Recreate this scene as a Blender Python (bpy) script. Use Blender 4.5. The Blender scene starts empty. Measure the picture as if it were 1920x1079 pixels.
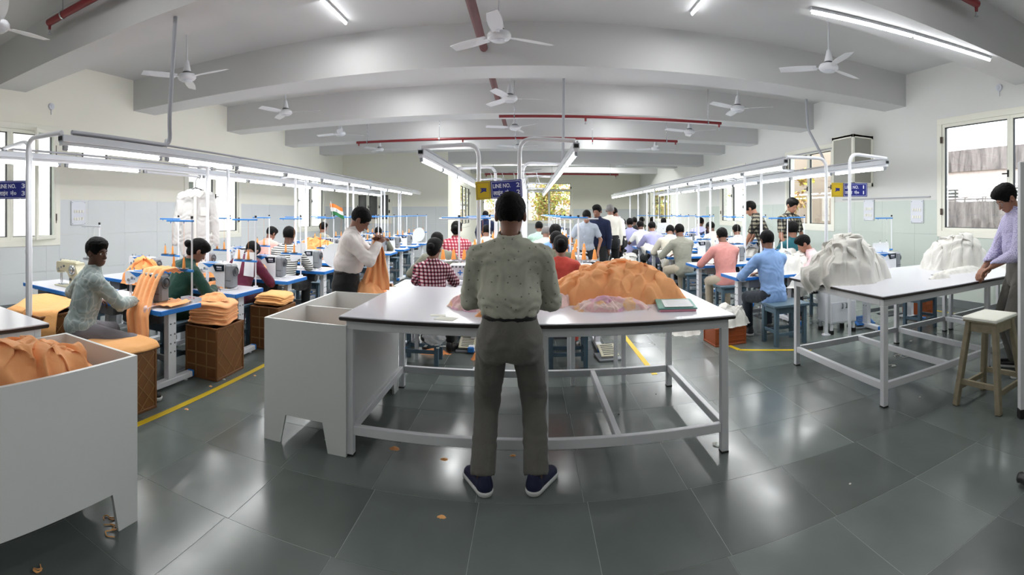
import bpy, math, random
import numpy as np
from mathutils import Vector, Matrix, Euler
PI = math.pi
random.seed(7); np.random.seed(7)
SC = bpy.context.scene
COL = SC.collection
# ---------------------------------------------------------------- camera, world, exposure
# the photograph is a hand-held panorama: a cylinder of 920 px radius, horizon at row 400, straight ahead at column 993
FP, CU, CV = 920.0, 993.0, 400.0
cd = bpy.data.cameras.new('camera'); cam = bpy.data.objects.new('camera', cd); COL.objects.link(cam)
cd.type = 'PANO'; cd.panorama_type = 'CENTRAL_CYLINDRICAL'
cd.central_cylindrical_range_u_min = -CU / FP
cd.central_cylindrical_range_u_max = (1920 - CU) / FP
cd.central_cylindrical_range_v_min = -(1079 - CV) / FP
cd.central_cylindrical_range_v_max = CV / FP
cd.central_cylindrical_radius = 1.0
cam.location = (0, 0, 1.6); cam.rotation_euler = (PI / 2, 0, 0)
SC.camera = cam
W = bpy.data.worlds.new('sky'); SC.world = W; W.use_nodes = True
bg = W.node_tree.nodes['Background']; bg.inputs[0].default_value = (0.96, 0.98, 1.0, 1); bg.inputs[1].default_value = 5.5
SC.view_settings.view_transform = 'Standard'; SC.view_settings.look = 'None'
SC.view_settings.gamma = 1; SC.view_settings.use_curve_mapping = False
SC.view_settings.exposure = -0.14
TUBE_E = 26.0      # emission of a bare tube
RAIL_W = 8.5     # watts per metre of light rail
CEIL_W = 24.0

def P(u, d):                      # a point on the ground at column u of the photograph, d metres away
    t = (u - CU) / FP
    return d * math.sin(t), d * math.cos(t)

# ---------------------------------------------------------------- materials
def lin(c):
    if isinstance(c, str):
        c = [int(c[i:i + 2], 16) / 255 for i in (0, 2, 4)]
    return tuple((x / 12.92 if x <= .04045 else ((x + .055) / 1.055) ** 2.4) for x in c) + (1,)
MATS = {}
class NT:
    def __init__(s, m):
        s.m = m; s.t = m.node_tree; s.n = s.t.nodes; s.b = s.n['Principled BSDF']; s._co = None
    def node(s, typ, **kw):
        n = s.n.new(typ)
        for k, v in kw.items():
            if k.startswith('i_'): n.inputs[k[2:].replace('_', ' ')].default_value = v
            else: setattr(n, k, v)
        return n
    def link(s, a, b): s.t.links.new(a, b)
    def co(s, which='Object'):
        if s._co is None: s._co = s.node('ShaderNodeTexCoord')
        return s._co.outputs[which]
    def ramp(s, fac, stops, interp='LINEAR'):
        r = s.node('ShaderNodeValToRGB'); r.color_ramp.interpolation = interp
        e = r.color_ramp.elements
        while len(e) < len(stops): e.new(0.5)
        for i, (p, c) in enumerate(stops): e[i].position = p; e[i].color = lin(c) if not isinstance(c, float) else (c, c, c, 1)
        s.link(fac, r.inputs[0]); return r.outputs[0]
    def noise(s, scale, detail=3, dist=0, co=None, rough=.5):
        n = s.node('ShaderNodeTexNoise'); n.inputs['Scale'].default_value = scale; n.inputs['Detail'].default_value = detail
        n.inputs['Distortion'].default_value = dist; n.inputs['Roughness'].default_value = rough
        s.link(co if co else s.co(), n.inputs['Vector']); return n.outputs[0]
    def bump(s, h, strength=.3, dist=.01):
        b = s.node('ShaderNodeBump'); b.inputs['Strength'].default_value = strength; b.inputs['Distance'].default_value = dist
        s.link(h, b.inputs['Height']); s.link(b.outputs[0], s.b.inputs['Normal'])
    def math(s, op, a, b=None, c=None):
        n = s.node('ShaderNodeMath'); n.operation = op
        for i, x in enumerate((a, b, c)):
            if x is None: continue
            if isinstance(x, (int, float)): n.inputs[i].default_value = x
            else: s.link(x, n.inputs[i])
        return n.outputs[0]
    def mix(s, fac, a, b):
        n = s.node('ShaderNodeMix'); n.data_type = 'RGBA'
        for i, x in ((0, fac), (6, a), (7, b)):
            if isinstance(x, (int, float)): n.inputs[i].default_value = x
            elif isinstance(x, (str, tuple, list)): n.inputs[i].default_value = lin(x)
            else: s.link(x, n.inputs[i])
        return n.outputs[2]
    def xyz(s, co=None):
        n = s.node('ShaderNodeSeparateXYZ'); s.link(co if co else s.co(), n.inputs[0]); return n.outputs
    def color(s, c): s.link(c, s.b.inputs['Base Color'])
def mat(name, col='ffffff', rough=.5, metal=0, var=0.0, vscale=4, bump=0, bscale=60, spec=.5, emit=None, es=0, coat=0, trans=0, sub=0):
    if name in MATS: return MATS[name]
    m = bpy.data.materials.new(name); m.use_nodes = True; q = NT(m); b = q.b
    b.inputs['Base Color'].default_value = lin(col); b.inputs['Roughness'].default_value = rough
    b.inputs['Metallic'].default_value = metal; b.inputs['Specular IOR Level'].default_value = spec
    if coat: b.inputs['Coat Weight'].default_value = coat
    if sub: b.inputs['Subsurface Weight'].default_value = sub; b.inputs['Subsurface Radius'].default_value = (.01, .004, .002)
    if emit: b.inputs['Emission Color'].default_value = lin(emit); b.inputs['Emission Strength'].default_value = es
    if var:
        c0 = [max(0, x) for x in lin(col)[:3]]
        n = q.noise(vscale, 4)
        mx = q.node('ShaderNodeMix'); mx.data_type = 'RGBA'
        mx.inputs[6].default_value = tuple(x * (1 - var) for x in c0) + (1,)
        mx.inputs[7].default_value = tuple(min(1, x * (1 + var)) for x in c0) + (1,)
        q.link(n, mx.inputs[0]); q.color(mx.outputs[2])
    if bump: q.bump(q.noise(bscale, 3), bump, .004)
    MATS[name] = m; return m
def M(name): return MATS[name]
# room
mat('plaster_cream', 'ebe9dc', .75, var=.03, vscale=.6, bump=.08, bscale=25)
mat('plaster_white', 'dedfdb', .7, var=.03, vscale=.5, bump=.08, bscale=20)
mat('beam_white', 'c9c9c9', .65, var=.03, vscale=.5, bump=.08, bscale=20)
mat('dado_grey', 'cfd3d4', .35, var=.04, vscale=1.5)
mat('dado_green', 'c6d0c8', .35, var=.04, vscale=1.5)
mat('skirting', '6f7476', .3, var=.15)
mat('upvc', 'ecebdf', .35)
mat('gasket', '2a2c30', .5)
mat('white_paint', 'dcdde0', .38, var=.03, vscale=3)
mat('white_metal', 'e3e5ea', .3)
mat('laminate', 'dadae2', .2, var=.02, vscale=2)
mat('laminate_bin', 'dcdedc', .32, var=.03, vscale=1.5)
mat('edge_dark', '2b2422', .3)
mat('blue_edge', '1f74c8', .4)
mat('blue_bar', '2f7fcb', .4)
mat('machine_white', 'e9ebef', .28)
mat('machine_grey', '85898e', .4)
mat('machine_dark', '4a4d52', .45)
mat('machine_beige', 'b9b49a', .4, var=.15, vscale=12)
mat('steel', 'b8bcc0', .25, metal=.9)
mat('aluminium', 'c9ccd2', .35, metal=.6)
mat('black_plastic', '141518', .4)
mat('panel_black', '1d2430', .2)
mat('rubber', '1a1a1a', .7)
mat('red_pipe', '7c2126', .45, var=.1)
mat('brown_pipe', '6e4444', .55, var=.15)
mat('conduit', 'a9abb2', .5)
mat('fan_white', 'd9dade', .3)
mat('stool_blue', '4f6675', .5, var=.18, vscale=14, bump=.2, bscale=30)
mat('vent_panel', '9c9d93', .35); mat('crate_brown', '7c5029', .5, var=.12, vscale=8); mat('crate_rib', '9a7448', .5)
mat('crate_red', '9a4b22', .45, var=.12, vscale=8)
mat('wood_old', '8a8069', .75, var=.35, vscale=18, bump=.5, bscale=50)
mat('yellow_line', 'd9b91c', .5, var=.08, vscale=9)
mat('thread_orange', 'e9974c', .8, bump=.4, bscale=400)
mat('thread_white', 'eeeeea', .8, bump=.4, bscale=400)
mat('cardboard', 'c7a06a', .8)
mat('sign_yellow', 'cdb01e', .4)
mat('sign_blue', '232c80', .35)
mat('sign_white', 'e4e6f2', .4)
mat('tube_glow', 'ffffff', .4, emit='fbfdff', es=TUBE_E)
mat('tube_off', 'dfe2e6', .3)
mat('hinge', '4b4038', .4, metal=.5)
mat('paper', 'eceeef', .7)
mat('paper_print', 'e6e6da', .7)
mat('folder_green', '6fa79c', .4)
mat('folder_pink', 'c98496', .4)
mat('switch_white', 'd9dce4', .35)
mat('bracket', '9a9da2', .4, metal=.5)
mat('leather_black', '111114', .35)
mat('shoe_grey', '2f3138', .6, var=.2, vscale=30)
mat('shoe_navy', '141a3c', .7, bump=.3, bscale=300)
mat('sole_white', 'd7d8d6', .6)
mat('eye_white', 'd8d4cf', .25)
mat('eye_dark', '140c08', .15)
mat('flag_saffron', 'f08a3c', .7); mat('flag_white', 'eeeeee', .7); mat('flag_green', '2d7d4a', .7); mat('flag_navy', '26357f', .7)
mat('trunk', '6b5a44', .9)
mat('ground_out', 'b5ad9e', .9)
mat('screw', '8c8f94', .3, metal=.8)
mat('lips', '6b3b34', .5)
for i, c in enumerate(('5a3a2c', '7d5543', '9a6c56')):
    mat('skin%d' % i, c, .5, var=.08, vscale=10, sub=0)
mat('hair', '080707', .7, bump=.8, bscale=160, spec=.15)
mat('hair_grey', '6d6a68', .6, bump=.6, bscale=120)

def stone():
    m = mat('floor_stone', '5f6765', .2); q = NT(m)
    g = q.node('ShaderNodeNewGeometry')
    base = q.ramp(g.outputs['Random Per Island'], [(0, '585e5b'), (.3, '5d6461'), (.6, '636a67'), (1, '6a736f')])
    n = q.noise(1.6, 5, .8, q.co('Object')); n2 = q.noise(40, 3)
    f = q.math('MULTIPLY_ADD', n, .5, .75)
    mx = q.node('ShaderNodeMix'); mx.data_type = 'RGBA'; mx.blend_type = 'MULTIPLY'; mx.inputs[0].default_value = 1
    cmb = q.node('ShaderNodeCombineColor'); [q.link(f, cmb.inputs[i]) for i in range(3)]
    q.link(base, mx.inputs[6]); q.link(cmb.outputs[0], mx.inputs[7]); q.color(mx.outputs[2])
    q.link(q.math('MULTIPLY_ADD', q.noise(3, 4, .5), .22, .1), q.b.inputs['Roughness'])
    q.bump(q.noise(7, 3), .05, .01)
stone()
mat('grout', '9aa09e', .6)
def glass():
    m = bpy.data.materials.new('window_glass'); m.use_nodes = True; t = m.node_tree; n = t.nodes; n.clear()
    o = n.new('ShaderNodeOutputMaterial'); mx = n.new('ShaderNodeMixShader'); tr = n.new('ShaderNodeBsdfTransparent'); gl = n.new('ShaderNodeBsdfGlossy')
    tr.inputs[0].default_value = (.93, .96, .96, 1); gl.inputs['Roughness'].default_value = .01
    lw = n.new('ShaderNodeLayerWeight'); lw.inputs[0].default_value = .5; pw = n.new('ShaderNodeMath'); pw.operation = 'POWER'; pw.inputs[1].default_value = 4; fr = n.new('ShaderNodeMath'); fr.operation = 'MULTIPLY_ADD'; fr.inputs[1].default_value = .5; fr.inputs[2].default_value = .05
    t.links.new(lw.outputs['Facing'], pw.inputs[0]); t.links.new(pw.outputs[0], fr.inputs[0])
    t.links.new(fr.outputs[0], mx.inputs[0]); t.links.new(tr.outputs[0], mx.inputs[1]); t.links.new(gl.outputs[0], mx.inputs[2]); t.links.new(mx.outputs[0], o.inputs[0])
    MATS['window_glass'] = m
glass()
def dark_glass():
    m = mat('dark_glass', '4a4d4c', .12, spec=.6)
dark_glass()
def plastic_bag():
    m = bpy.data.materials.new('clear_plastic'); m.use_nodes = True; t = m.node_tree; n = t.nodes
    b = n['Principled BSDF']; b.inputs['Base Color'].default_value = (.9, .9, .92, 1); b.inputs['Roughness'].default_value = .15; b.inputs['Alpha'].default_value = .45
    MATS['clear_plastic'] = m
plastic_bag()
def cloth(name, col, var=.08, rough=.85, weave=500):
    m = mat(name, col, rough, spec=.2); q = NT(m)
    c = lin(col)[:3]
    mx = q.node('ShaderNodeMix'); mx.data_type = 'RGBA'
    mx.inputs[6].default_value = tuple(x * (1 - var) for x in c) + (1,); mx.inputs[7].default_value = tuple(min(1, x * (1 + var)) for x in c) + (1,)
    q.link(q.noise(5, 4), mx.inputs[0]); q.color(mx.outputs[2])
    q.b.inputs['Sheen Weight'].default_value = .15
    q.bump(q.noise(14, 4, .9), .4, .014)
    return m
cloth('cloth_orange', 'fbb27a', .07); cloth('cloth_orange_deep', 'f7a062', .09); cloth('cloth_tan', 'eeb070', .06)
cloth('cloth_white', 'dddbd5', .05); cloth('cloth_shirtwhite', 'c9c8c6', .04); cloth('cloth_pinkwhite', 'eccdc9', .06)
def floral_cloth():
    m = mat('cloth_floral', 'e9c3c0', .85, spec=.2); q = NT(m)
    v = q.node('ShaderNodeTexVoronoi'); v.inputs['Scale'].default_value = 14; q.link(q.co(), v.inputs['Vector'])
    sp = q.node('ShaderNodeSeparateColor'); q.link(v.outputs['Color'], sp.inputs[0])
    c = q.ramp(sp.outputs[0], [(0, 'ecd0cc'), (.35, 'd48fc0'), (.6, 'f0b45e'), (.8, 'e7a9b4'), (1, 'f0dcd4')], 'CONSTANT')
    q.color(q.mix(q.noise(30, 3), c, 'e8c8c0')); q.bump(q.noise(25, 4, .6), .3, .008)
floral_cloth()
def plaid(name, a, b, c, sc=14.0):
    m = mat(name, a, .85, spec=.2); q = NT(m); x = q.xyz()
    def band(o, s, w):
        return q.math('LESS_THAN', q.math('FRACT', q.math('MULTIPLY', o, s)), w)
    h = band(x[2], sc, .45); v = band(q.math('ADD', x[0], q.math('MULTIPLY', x[1], .6)), sc, .45)
    s = q.math('MULTIPLY', q.math('ADD', h, v), .5)
    c1 = q.ramp(s, [(0, a), (.3, b), (.8, c)], 'CONSTANT'); q.color(c1)
    q.bump(q.noise(22, 4, .6), .25, .008)
plaid('shirt_plaid_pink', 'd9cdd0', '8f3f55', '1d1820', 26.0)
plaid('shirt_plaid_red', 'd9b6b8', 'b2495a', '8e2a3c', 20.0)
plaid('shirt_plaid_dark', '8f8a78', '3a3834', '17181a', 14.0)
def stripes():
    m = mat('shirt_stripes', 'd8d8d2', .85); q = NT(m); x = q.xyz()
    f = q.math('LESS_THAN', q.math('FRACT', q.math('MULTIPLY', q.math('ADD', x[2], q.math('MULTIPLY', q.noise(3, 2), .03)), 32.0)), .42)
    q.color(q.mix(f, 'd8d8d2', '2b2d33')); q.bump(q.noise(22, 4, .6), .25, .008)
stripes()
def veins():
    m = mat('shirt_leafy', '9fb0b2', .85); q = NT(m)
    n = q.node('ShaderNodeTexVoronoi'); n.feature = 'DISTANCE_TO_EDGE'; n.inputs['Scale'].default_value = 9
    wn = q.node('ShaderNodeTexNoise'); wn.inputs['Scale'].default_value = 5; q.link(q.co(), wn.inputs['Vector'])
    va = q.node('ShaderNodeVectorMath'); va.operation = 'MULTIPLY_ADD'; va.inputs[1].default_value = (.35, .35, .2)
    q.link(wn.outputs['Color'], va.inputs[0]); q.link(q.co(), va.inputs[2]); q.link(va.outputs[0], n.inputs['Vector'])
    f = q.ramp(n.outputs['Distance'], [(0, 'c9cfcc'), (.03, 'b9c2c1'), (.07, '8b9c9d'), (.5, '7f9091')])
    q.color(q.mix(q.noise(6, 3), f, 'a3aca8')); q.bump(q.noise(22, 4, .6), .3, .008)
veins()
def motif(name, a, b, sc, th):
    m = mat(name, a, .85, spec=.2); q = NT(m)
    v = q.node('ShaderNodeTexVoronoi'); v.inputs['Scale'].default_value = sc; v.inputs['Randomness'].default_value = .6; v.voronoi_dimensions = '2D'; x = q.xyz(); cb = q.node('ShaderNodeCombineXYZ'); q.link(q.math('MULTIPLY_ADD', x[1], .3, x[0]), cb.inputs[0]); q.link(x[2], cb.inputs[1]); q.link(cb.outputs[0], v.inputs['Vector'])
    f = q.math('LESS_THAN', v.outputs['Distance'], th)
    q.color(q.mix(f, q.mix(q.noise(4, 4), a, tuple(x * 1.06 for x in [int(a[i:i + 2], 16) / 255 for i in (0, 2, 4)])), b)); q.bump(q.noise(18, 4, .8), .35, .01)
motif('shirt_sage', 'aaaa9c', '77776d', 16, .068)
motif('shirt_purple_check', '8f87b4', 'd9d7e6', 120, .36)
for n, c in dict(shirt_green='173a30', shirt_maroon='571c34', shirt_white='d9d2cf', shirt_pinkish='d9a9a0', shirt_grey='8b8b80', shirt_olive='77776a',
                 shirt_red='a33a30', shirt_blue='6e93c6', shirt_sky='86a7d8', shirt_mint='a9c6b8', shirt_lightgrey='b8b7b6', shirt_greyblue='a3abb8', shirt_navy='1c2440',
                 shirt_offwhite='d8d5cb', shirt_lavender='a6a6cf', shirt_tee='dcdcd8', shirt_beige='c9c3b4', shirt_salmon='c98a84', shirt_teal='1d525c',
                 shirt_palepink='d9bcc0', shirt_darkolive='5a5b4c', trousers_grey='686661', trousers_mid='77747a', trousers_black='1d1e20', trousers_jeans='262c36', trousers_beige='b0a593',
                 skirt_maroon='40182a').items():
    cloth(n, c, .08)
def weathered(name, a, b, d):
    m = mat(name, a, .9); q = NT(m)
    mp = q.node('ShaderNodeMapping'); mp.inputs['Scale'].default_value = (1, 3, .5); q.link(q.co(), mp.inputs[0])
    n = q.noise(1.2, 8, .5, mp.outputs[0], .65)
    q.color(q.ramp(n, [(.3, a), (.5, b), (.68, d)])); q.bump(q.noise(6, 5), .4, .03)
weathered('wall_weathered', '3d3a3a', '847b7a', 'a39a98')
weathered('wall_pinkish', 'cdbdb8', 'd7c9c6', 'e0d6d4')
weathered('wall_pale', 'd9cfcb', 'e2dad8', 'e6e2e2')
weathered('wall_blue', '6d86b8', '7f97c6', '8ba2cc')
def brick_mat():
    m = mat('brick_far', 'a07260', .9); q = NT(m)
    b = q.node('ShaderNodeTexBrick'); b.inputs['Scale'].default_value = 5
    mp = q.node('ShaderNodeMapping'); mp.inputs['Rotation'].default_value = (PI / 2, 0, PI / 2); q.link(q.co(), mp.inputs[0]); q.link(mp.outputs[0], b.inputs['Vector'])
    b.inputs['Color1'].default_value = lin('a37060'); b.inputs['Color2'].default_value = lin('8f6253'); b.inputs['Mortar'].default_value = lin('b5a597')
    q.color(b.outputs[0])
brick_mat()
mat('leaf_yellow', 'cfc45a', .7); mat('leaf_green', 'a3b568', .7); mat('leaf_dry', 'c29a6a', .7)

# ---------------------------------------------------------------- mesh helpers
def rz(a): return Matrix.Rotation(a, 4, 'Z')
class MB:
    def __init__(s): s.v = []; s.f = []; s.sm = []; s.mi = []
    def add(s, vs, fs, smooth=False, mi=0):
        o = len(s.v); s.v.extend([tuple(v) for v in vs])
        for f in fs: s.f.append([i + o for i in f]); s.sm.append(smooth); s.mi.append(mi)
        return s
    def box(s, c, d, bev=0, rot=None, mi=0):
        hx, hy, hz = d[0] / 2, d[1] / 2, d[2] / 2
        if bev:
            b = min(bev, hx * .9, hy * .9, hz * .9); vs = []; idx = {}
            for sx in (-1, 1):
                for sy in (-1, 1):
                    for sz in (-1, 1):
                        for a in range(3):
                            q = [sx * (hx - b), sy * (hy - b), sz * (hz - b)]
                            q[a] = (sx * hx, sy * hy, sz * hz)[a]
                            idx[(sx, sy, sz, a)] = len(vs); vs.append(q)
            fs = []
            for a in range(3):
                o = [x for x in range(3) if x != a]
                for sg in (-1, 1):
                    k = []
                    for (p, r) in ((-1, -1), (1, -1), (1, 1), (-1, 1)):
                        t = [0, 0, 0]; t[a] = sg; t[o[0]] = p; t[o[1]] = r; k.append(idx[(t[0], t[1], t[2], a)])
                    fl = (sg > 0) ^ (a == 1)
                    fs.append(k if fl else k[::-1])
                for p in (-1, 1):
                    for r in (-1, 1):
                        t0 = [0, 0, 0]; t0[a] = -1; t0[o[0]] = p; t0[o[1]] = r; t1 = list(t0); t1[a] = 1
                        k = [idx[(*t0, o[0])], idx[(*t1, o[0])], idx[(*t1, o[1])], idx[(*t0, o[1])]]
                        fl = (p * r > 0) ^ (a == 1)
                        fs.append(k[::-1] if fl else k)
            for sx in (-1, 1):
                for sy in (-1, 1):
                    for sz in (-1, 1):
                        k = [idx[(sx, sy, sz, 0)], idx[(sx, sy, sz, 1)], idx[(sx, sy, sz, 2)]]
                        fs.append(k if sx * sy * sz > 0 else k[::-1])
        else:
            vs = [[x * hx, y * hy, z * hz] for x in (-1, 1) for y in (-1, 1) for z in (-1, 1)]
            fs = [(0, 1, 3, 2), (4, 6, 7, 5), (0, 4, 5, 1), (2, 3, 7, 6), (0, 2, 6, 4), (1, 5, 7, 3)]
        c = Vector(c)
        if rot is not None: vs = [c + rot @ Vector(v) for v in vs]
        else: vs = [c + Vector(v) for v in vs]
        return s.add(vs, fs, False, mi)
    def b2(s, x0, x1, y0, y1, z0, z1, bev=0, mi=0):
        return s.box(((x0 + x1) / 2, (y0 + y1) / 2, (z0 + z1) / 2), (abs(x1 - x0), abs(y1 - y0), abs(z1 - z0)), bev, None, mi)
    def cyl(s, p, q, r, r2=None, n=12, mi=0, caps=True):
        p = Vector(p); q = Vector(q); r2 = r if r2 is None else r2; d = (q - p).normalized()
        a = d.orthogonal().normalized(); b = d.cross(a); vs = []
        for k in range(n):
            t = 2 * PI * k / n; o = a * math.cos(t) + b * math.sin(t); vs += [p + o * r, q + o * r2]
        fs = [(2 * k, 2 * ((k + 1) % n), 2 * ((k + 1) % n) + 1, 2 * k + 1) for k in range(n)]
        s.add(vs, fs, True, mi)
        if caps:
            s.add([vs[2 * k] for k in range(n)], [list(range(n))[::-1]], False, mi); s.add([vs[2 * k + 1] for k in range(n)], [list(range(n))], False, mi)
        return s
    def bar(s, p, q, w, h, mi=0, bev=0):          # box-section bar between two points, h measured upright
        p = Vector(p); q = Vector(q); d = q - p; L = d.length; d.normalize()
        up = Vector((0, 0, 1)) if abs(d.z) < .95 else Vector((0, 1, 0))
        x = d; y = up.cross(x).normalized(); z = x.cross(y)
        R = Matrix((x, y, z)).transposed()
        return s.box((p + q) / 2, (L, w, h), bev, R, mi)
    def lathe(s, prof, n=20, o=(0, 0, 0), mi=0, R=None):
        vs = []; o = Vector(o)
        for (r, z) in prof:
            for k in range(n):
                t = 2 * PI * k / n; v = Vector((r * math.cos(t), r * math.sin(t), z)); v = (R @ v) if R is not None else v; vs.append(o + v)
        fs = []
        for j in range(len(prof) - 1):
            for k in range(n):
                k2 = (k + 1) % n; fs.append((j * n + k, j * n + k2, (j + 1) * n + k2, (j + 1) * n + k))
        return s.add(vs, fs, True, mi)
    def path(s, pts, r, n=10, mi=0, bend=0, seg=5):
        pts = [Vector(p) for p in pts]
        if bend:
            out = [pts[0]]
            for i in range(1, len(pts) - 1):
                a, b, c = pts[i - 1], pts[i], pts[i + 1]; d0 = (a - b); d1 = (c - b)
                e = min(bend, d0.length * .48, d1.length * .48); p0 = b + d0.normalized() * e; p1 = b + d1.normalized() * e
                for k in range(seg + 1):
                    t = k / seg; out.append(p0 * (1 - t) ** 2 + b * 2 * t * (1 - t) + p1 * t * t)
            out.append(pts[-1]); pts = out
        vs = []; a = None
        for i, p in enumerate(pts):
            d = (pts[min(i + 1, len(pts) - 1)] - pts[max(i - 1, 0)]).normalized()
            if a is None: a = d.orthogonal().normalized()
            a = (a - d * a.dot(d)).normalized(); b = d.cross(a)
            for k in range(n):
                t = 2 * PI * k / n; vs.append(p + (a * math.cos(t) + b * math.sin(t)) * r)
        m = len(pts); fs = []
        for j in range(m - 1):
            for k in range(n):
                k2 = (k + 1) % n; fs.append((j * n + k, j * n + k2, (j + 1) * n + k2, (j + 1) * n + k))
        s.add(vs, fs, True, mi)
        s.add(vs[:n], [list(range(n))[::-1]], False, mi); s.add(vs[-n:], [list(range(n))], False, mi)
        return s
    def prism(s, poly, ax, lo, hi, mi=0):          # poly: 2-d points; ax: axis of extrusion
        n = len(poly)
        def mk(p, t):
            return {0: (t, p[0], p[1]), 1: (p[0], t, p[1]), 2: (p[0], p[1], t)}[ax]
        vs = [mk(p, lo) for p in poly] + [mk(p, hi) for p in poly]
        fs = [list(range(n))[::-1], list(range(n, 2 * n))] + [(i, (i + 1) % n, (i + 1) % n + n, i + n) for i in range(n)]
        if ax == 1: fs = [list(f)[::-1] for f in fs]
        return s.add(vs, fs, False, mi)
    def mesh(s, name, mats):
        me = bpy.data.meshes.new(name); me.from_pydata(s.v, [], s.f)
        for m in (mats if isinstance(mats, (list, tuple)) else [mats]): me.materials.append(MATS[m] if isinstance(m, str) else m)
        me.polygons.foreach_set('use_smooth', s.sm); me.polygons.foreach_set('material_index', s.mi); me.update(); return me
    def build(s, name, mats, parent=None, loc=None, rot=None):
        return link(name, s.mesh(name, mats), parent, loc, rot)
def link(name, me, parent=None, loc=None, rot=None):
    o = bpy.data.objects.new(name, me); COL.objects.link(o)
    if parent is not None: o.parent = parent
    if loc is not None: o.location = loc
    if rot is not None: o.rotation_euler = rot if hasattr(rot, '__len__') else (0, 0, rot)
    return o
KIDS = {}
def thing(name, label, cat, loc=(0, 0, 0), rot=0, group=None):
    o = link(name, None, None, loc, rot); return tag(o, label, cat, group)
def tag(o, label=None, cat=None, group=None, kind=None):
    if label: o['label'] = label
    if cat: o['category'] = cat
    if group: o['group'] = group
    if kind: o['kind'] = kind
    return o
def struct(o): o['kind'] = 'structure'; return o
def dup(root, loc, rot=None, label=None, group=None):
    r = root.copy(); COL.objects.link(r); r.location = loc
    if rot is not None: r.rotation_euler = rot if hasattr(rot, '__len__') else (0, 0, rot)
    if label: r['label'] = label
    if group: r['group'] = group
    for ch in kids(root):
        c = ch.copy(); COL.objects.link(c); c.parent = r; reg(r, c)
        for g in kids(ch):
            d = g.copy(); COL.objects.link(d); d.parent = c; reg(c, d)
    return r
def reg(p, c): KIDS.setdefault(p.name, []).append(c)
def kids(o): return KIDS.get(o.name, [])
_link = link
def link(name, me, parent=None, loc=None, rot=None):
    o = _link(name, me, parent, loc, rot)
    if parent is not None: reg(parent, o)
    return o
ORD = ['first', 'second', 'third', 'fourth', 'fifth', 'sixth', 'seventh', 'eighth', 'ninth', 'tenth', 'eleventh', 'twelfth']
def text_mesh(txt, size, mat_, depth=.001, off=0):
    c = bpy.data.curves.new('t', 'FONT'); c.body = txt; c.size = size; c.extrude = depth; c.offset = off; c.align_x = 'LEFT'; c.resolution_u = 3
    o = bpy.data.objects.new('t', c); COL.objects.link(o)
    bpy.context.view_layer.update()
    me = bpy.data.meshes.new_from_object(o.evaluated_get(bpy.context.evaluated_depsgraph_get()))
    bpy.data.objects.remove(o); me.materials.clear(); me.materials.append(MATS[mat_]); return me
# ---------------------------------------------------------------- signed-distance modelling (surface nets) for people and soft things
def surfnet(F, X, Y, Z):
    nx, ny, nz = F.shape
    S = F < 0
    c = [S[i:nx - 1 + i, j:ny - 1 + j, k:nz - 1 + k] for i in (0, 1) for j in (0, 1) for k in (0, 1)]
    n = np.zeros((nx - 1, ny - 1, nz - 1), np.int8)
    for a in c: n += a
    act = (n > 0) & (n < 8)
    I, J, K = np.nonzero(act); N = len(I)
    if N == 0: return np.zeros((0, 3)), np.zeros((0, 4), int)
    vid = np.full(act.shape, -1, np.int64); vid[I, J, K] = np.arange(N)
    val = {}; pos = {}
    for i in (0, 1):
        for j in (0, 1):
            for k in (0, 1):
                val[i, j, k] = F[I + i, J + j, K + k]
    px = [X[I], X[I + 1]]; py = [Y[J], Y[J + 1]]; pz = [Z[K], Z[K + 1]]
    acc = np.zeros((N, 3)); cnt = np.zeros(N)
    cs = list(val)
    for a in cs:
        for ax in range(3):
            if a[ax]: continue
            b = list(a); b[ax] = 1; b = tuple(b)
            fa, fb = val[a], val[b]; m = (fa < 0) != (fb < 0)
            t = np.where(m, fa / np.where(m, fa - fb, 1), 0)
            A = np.stack([px[a[0]], py[a[1]], pz[a[2]]], 1); B = np.stack([px[b[0]], py[b[1]], pz[b[2]]], 1)
            acc += (A + (B - A) * t[:, None]) * m[:, None]; cnt += m
    V = acc / cnt[:, None]
    Q = []
    def quads(s0, s1, e, g):
        m = s0 != s1; idx = np.nonzero(m); ins = s0[idx]
        q = g(idx); q = np.stack(q, 1); q[~ins] = q[~ins][:, ::-1]; Q.append(q)
    i0 = S[:-1, 1:-1, 1:-1]; i1 = S[1:, 1:-1, 1:-1]
    quads(i0, i1, 0, lambda d: (vid[d[0], d[1], d[2]], vid[d[0], d[1] + 1, d[2]], vid[d[0], d[1] + 1, d[2] + 1], vid[d[0], d[1], d[2] + 1]))
    i0 = S[1:-1, :-1, 1:-1]; i1 = S[1:-1, 1:, 1:-1]
    quads(i0, i1, 1, lambda d: (vid[d[0], d[1], d[2]], vid[d[0], d[1], d[2] + 1], vid[d[0] + 1, d[1], d[2] + 1], vid[d[0] + 1, d[1], d[2]]))
    i0 = S[1:-1, 1:-1, :-1]; i1 = S[1:-1, 1:-1, 1:]
    quads(i0, i1, 2, lambda d: (vid[d[0], d[1], d[2]], vid[d[0] + 1, d[1], d[2]], vid[d[0] + 1, d[1] + 1, d[2]], vid[d[0], d[1] + 1, d[2]]))
    Q = np.concatenate(Q); Q = Q[(Q >= 0).all(1)]
    return V, Q
def axis(lo, hi, h, regs):
    out = [lo]; x = lo
    while x < hi:
        s = h
        for (a, b, r) in regs:
            if a - h <= x <= b: s = min(s, r)
        x += s; out.append(x)
    return np.array(out)
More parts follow.
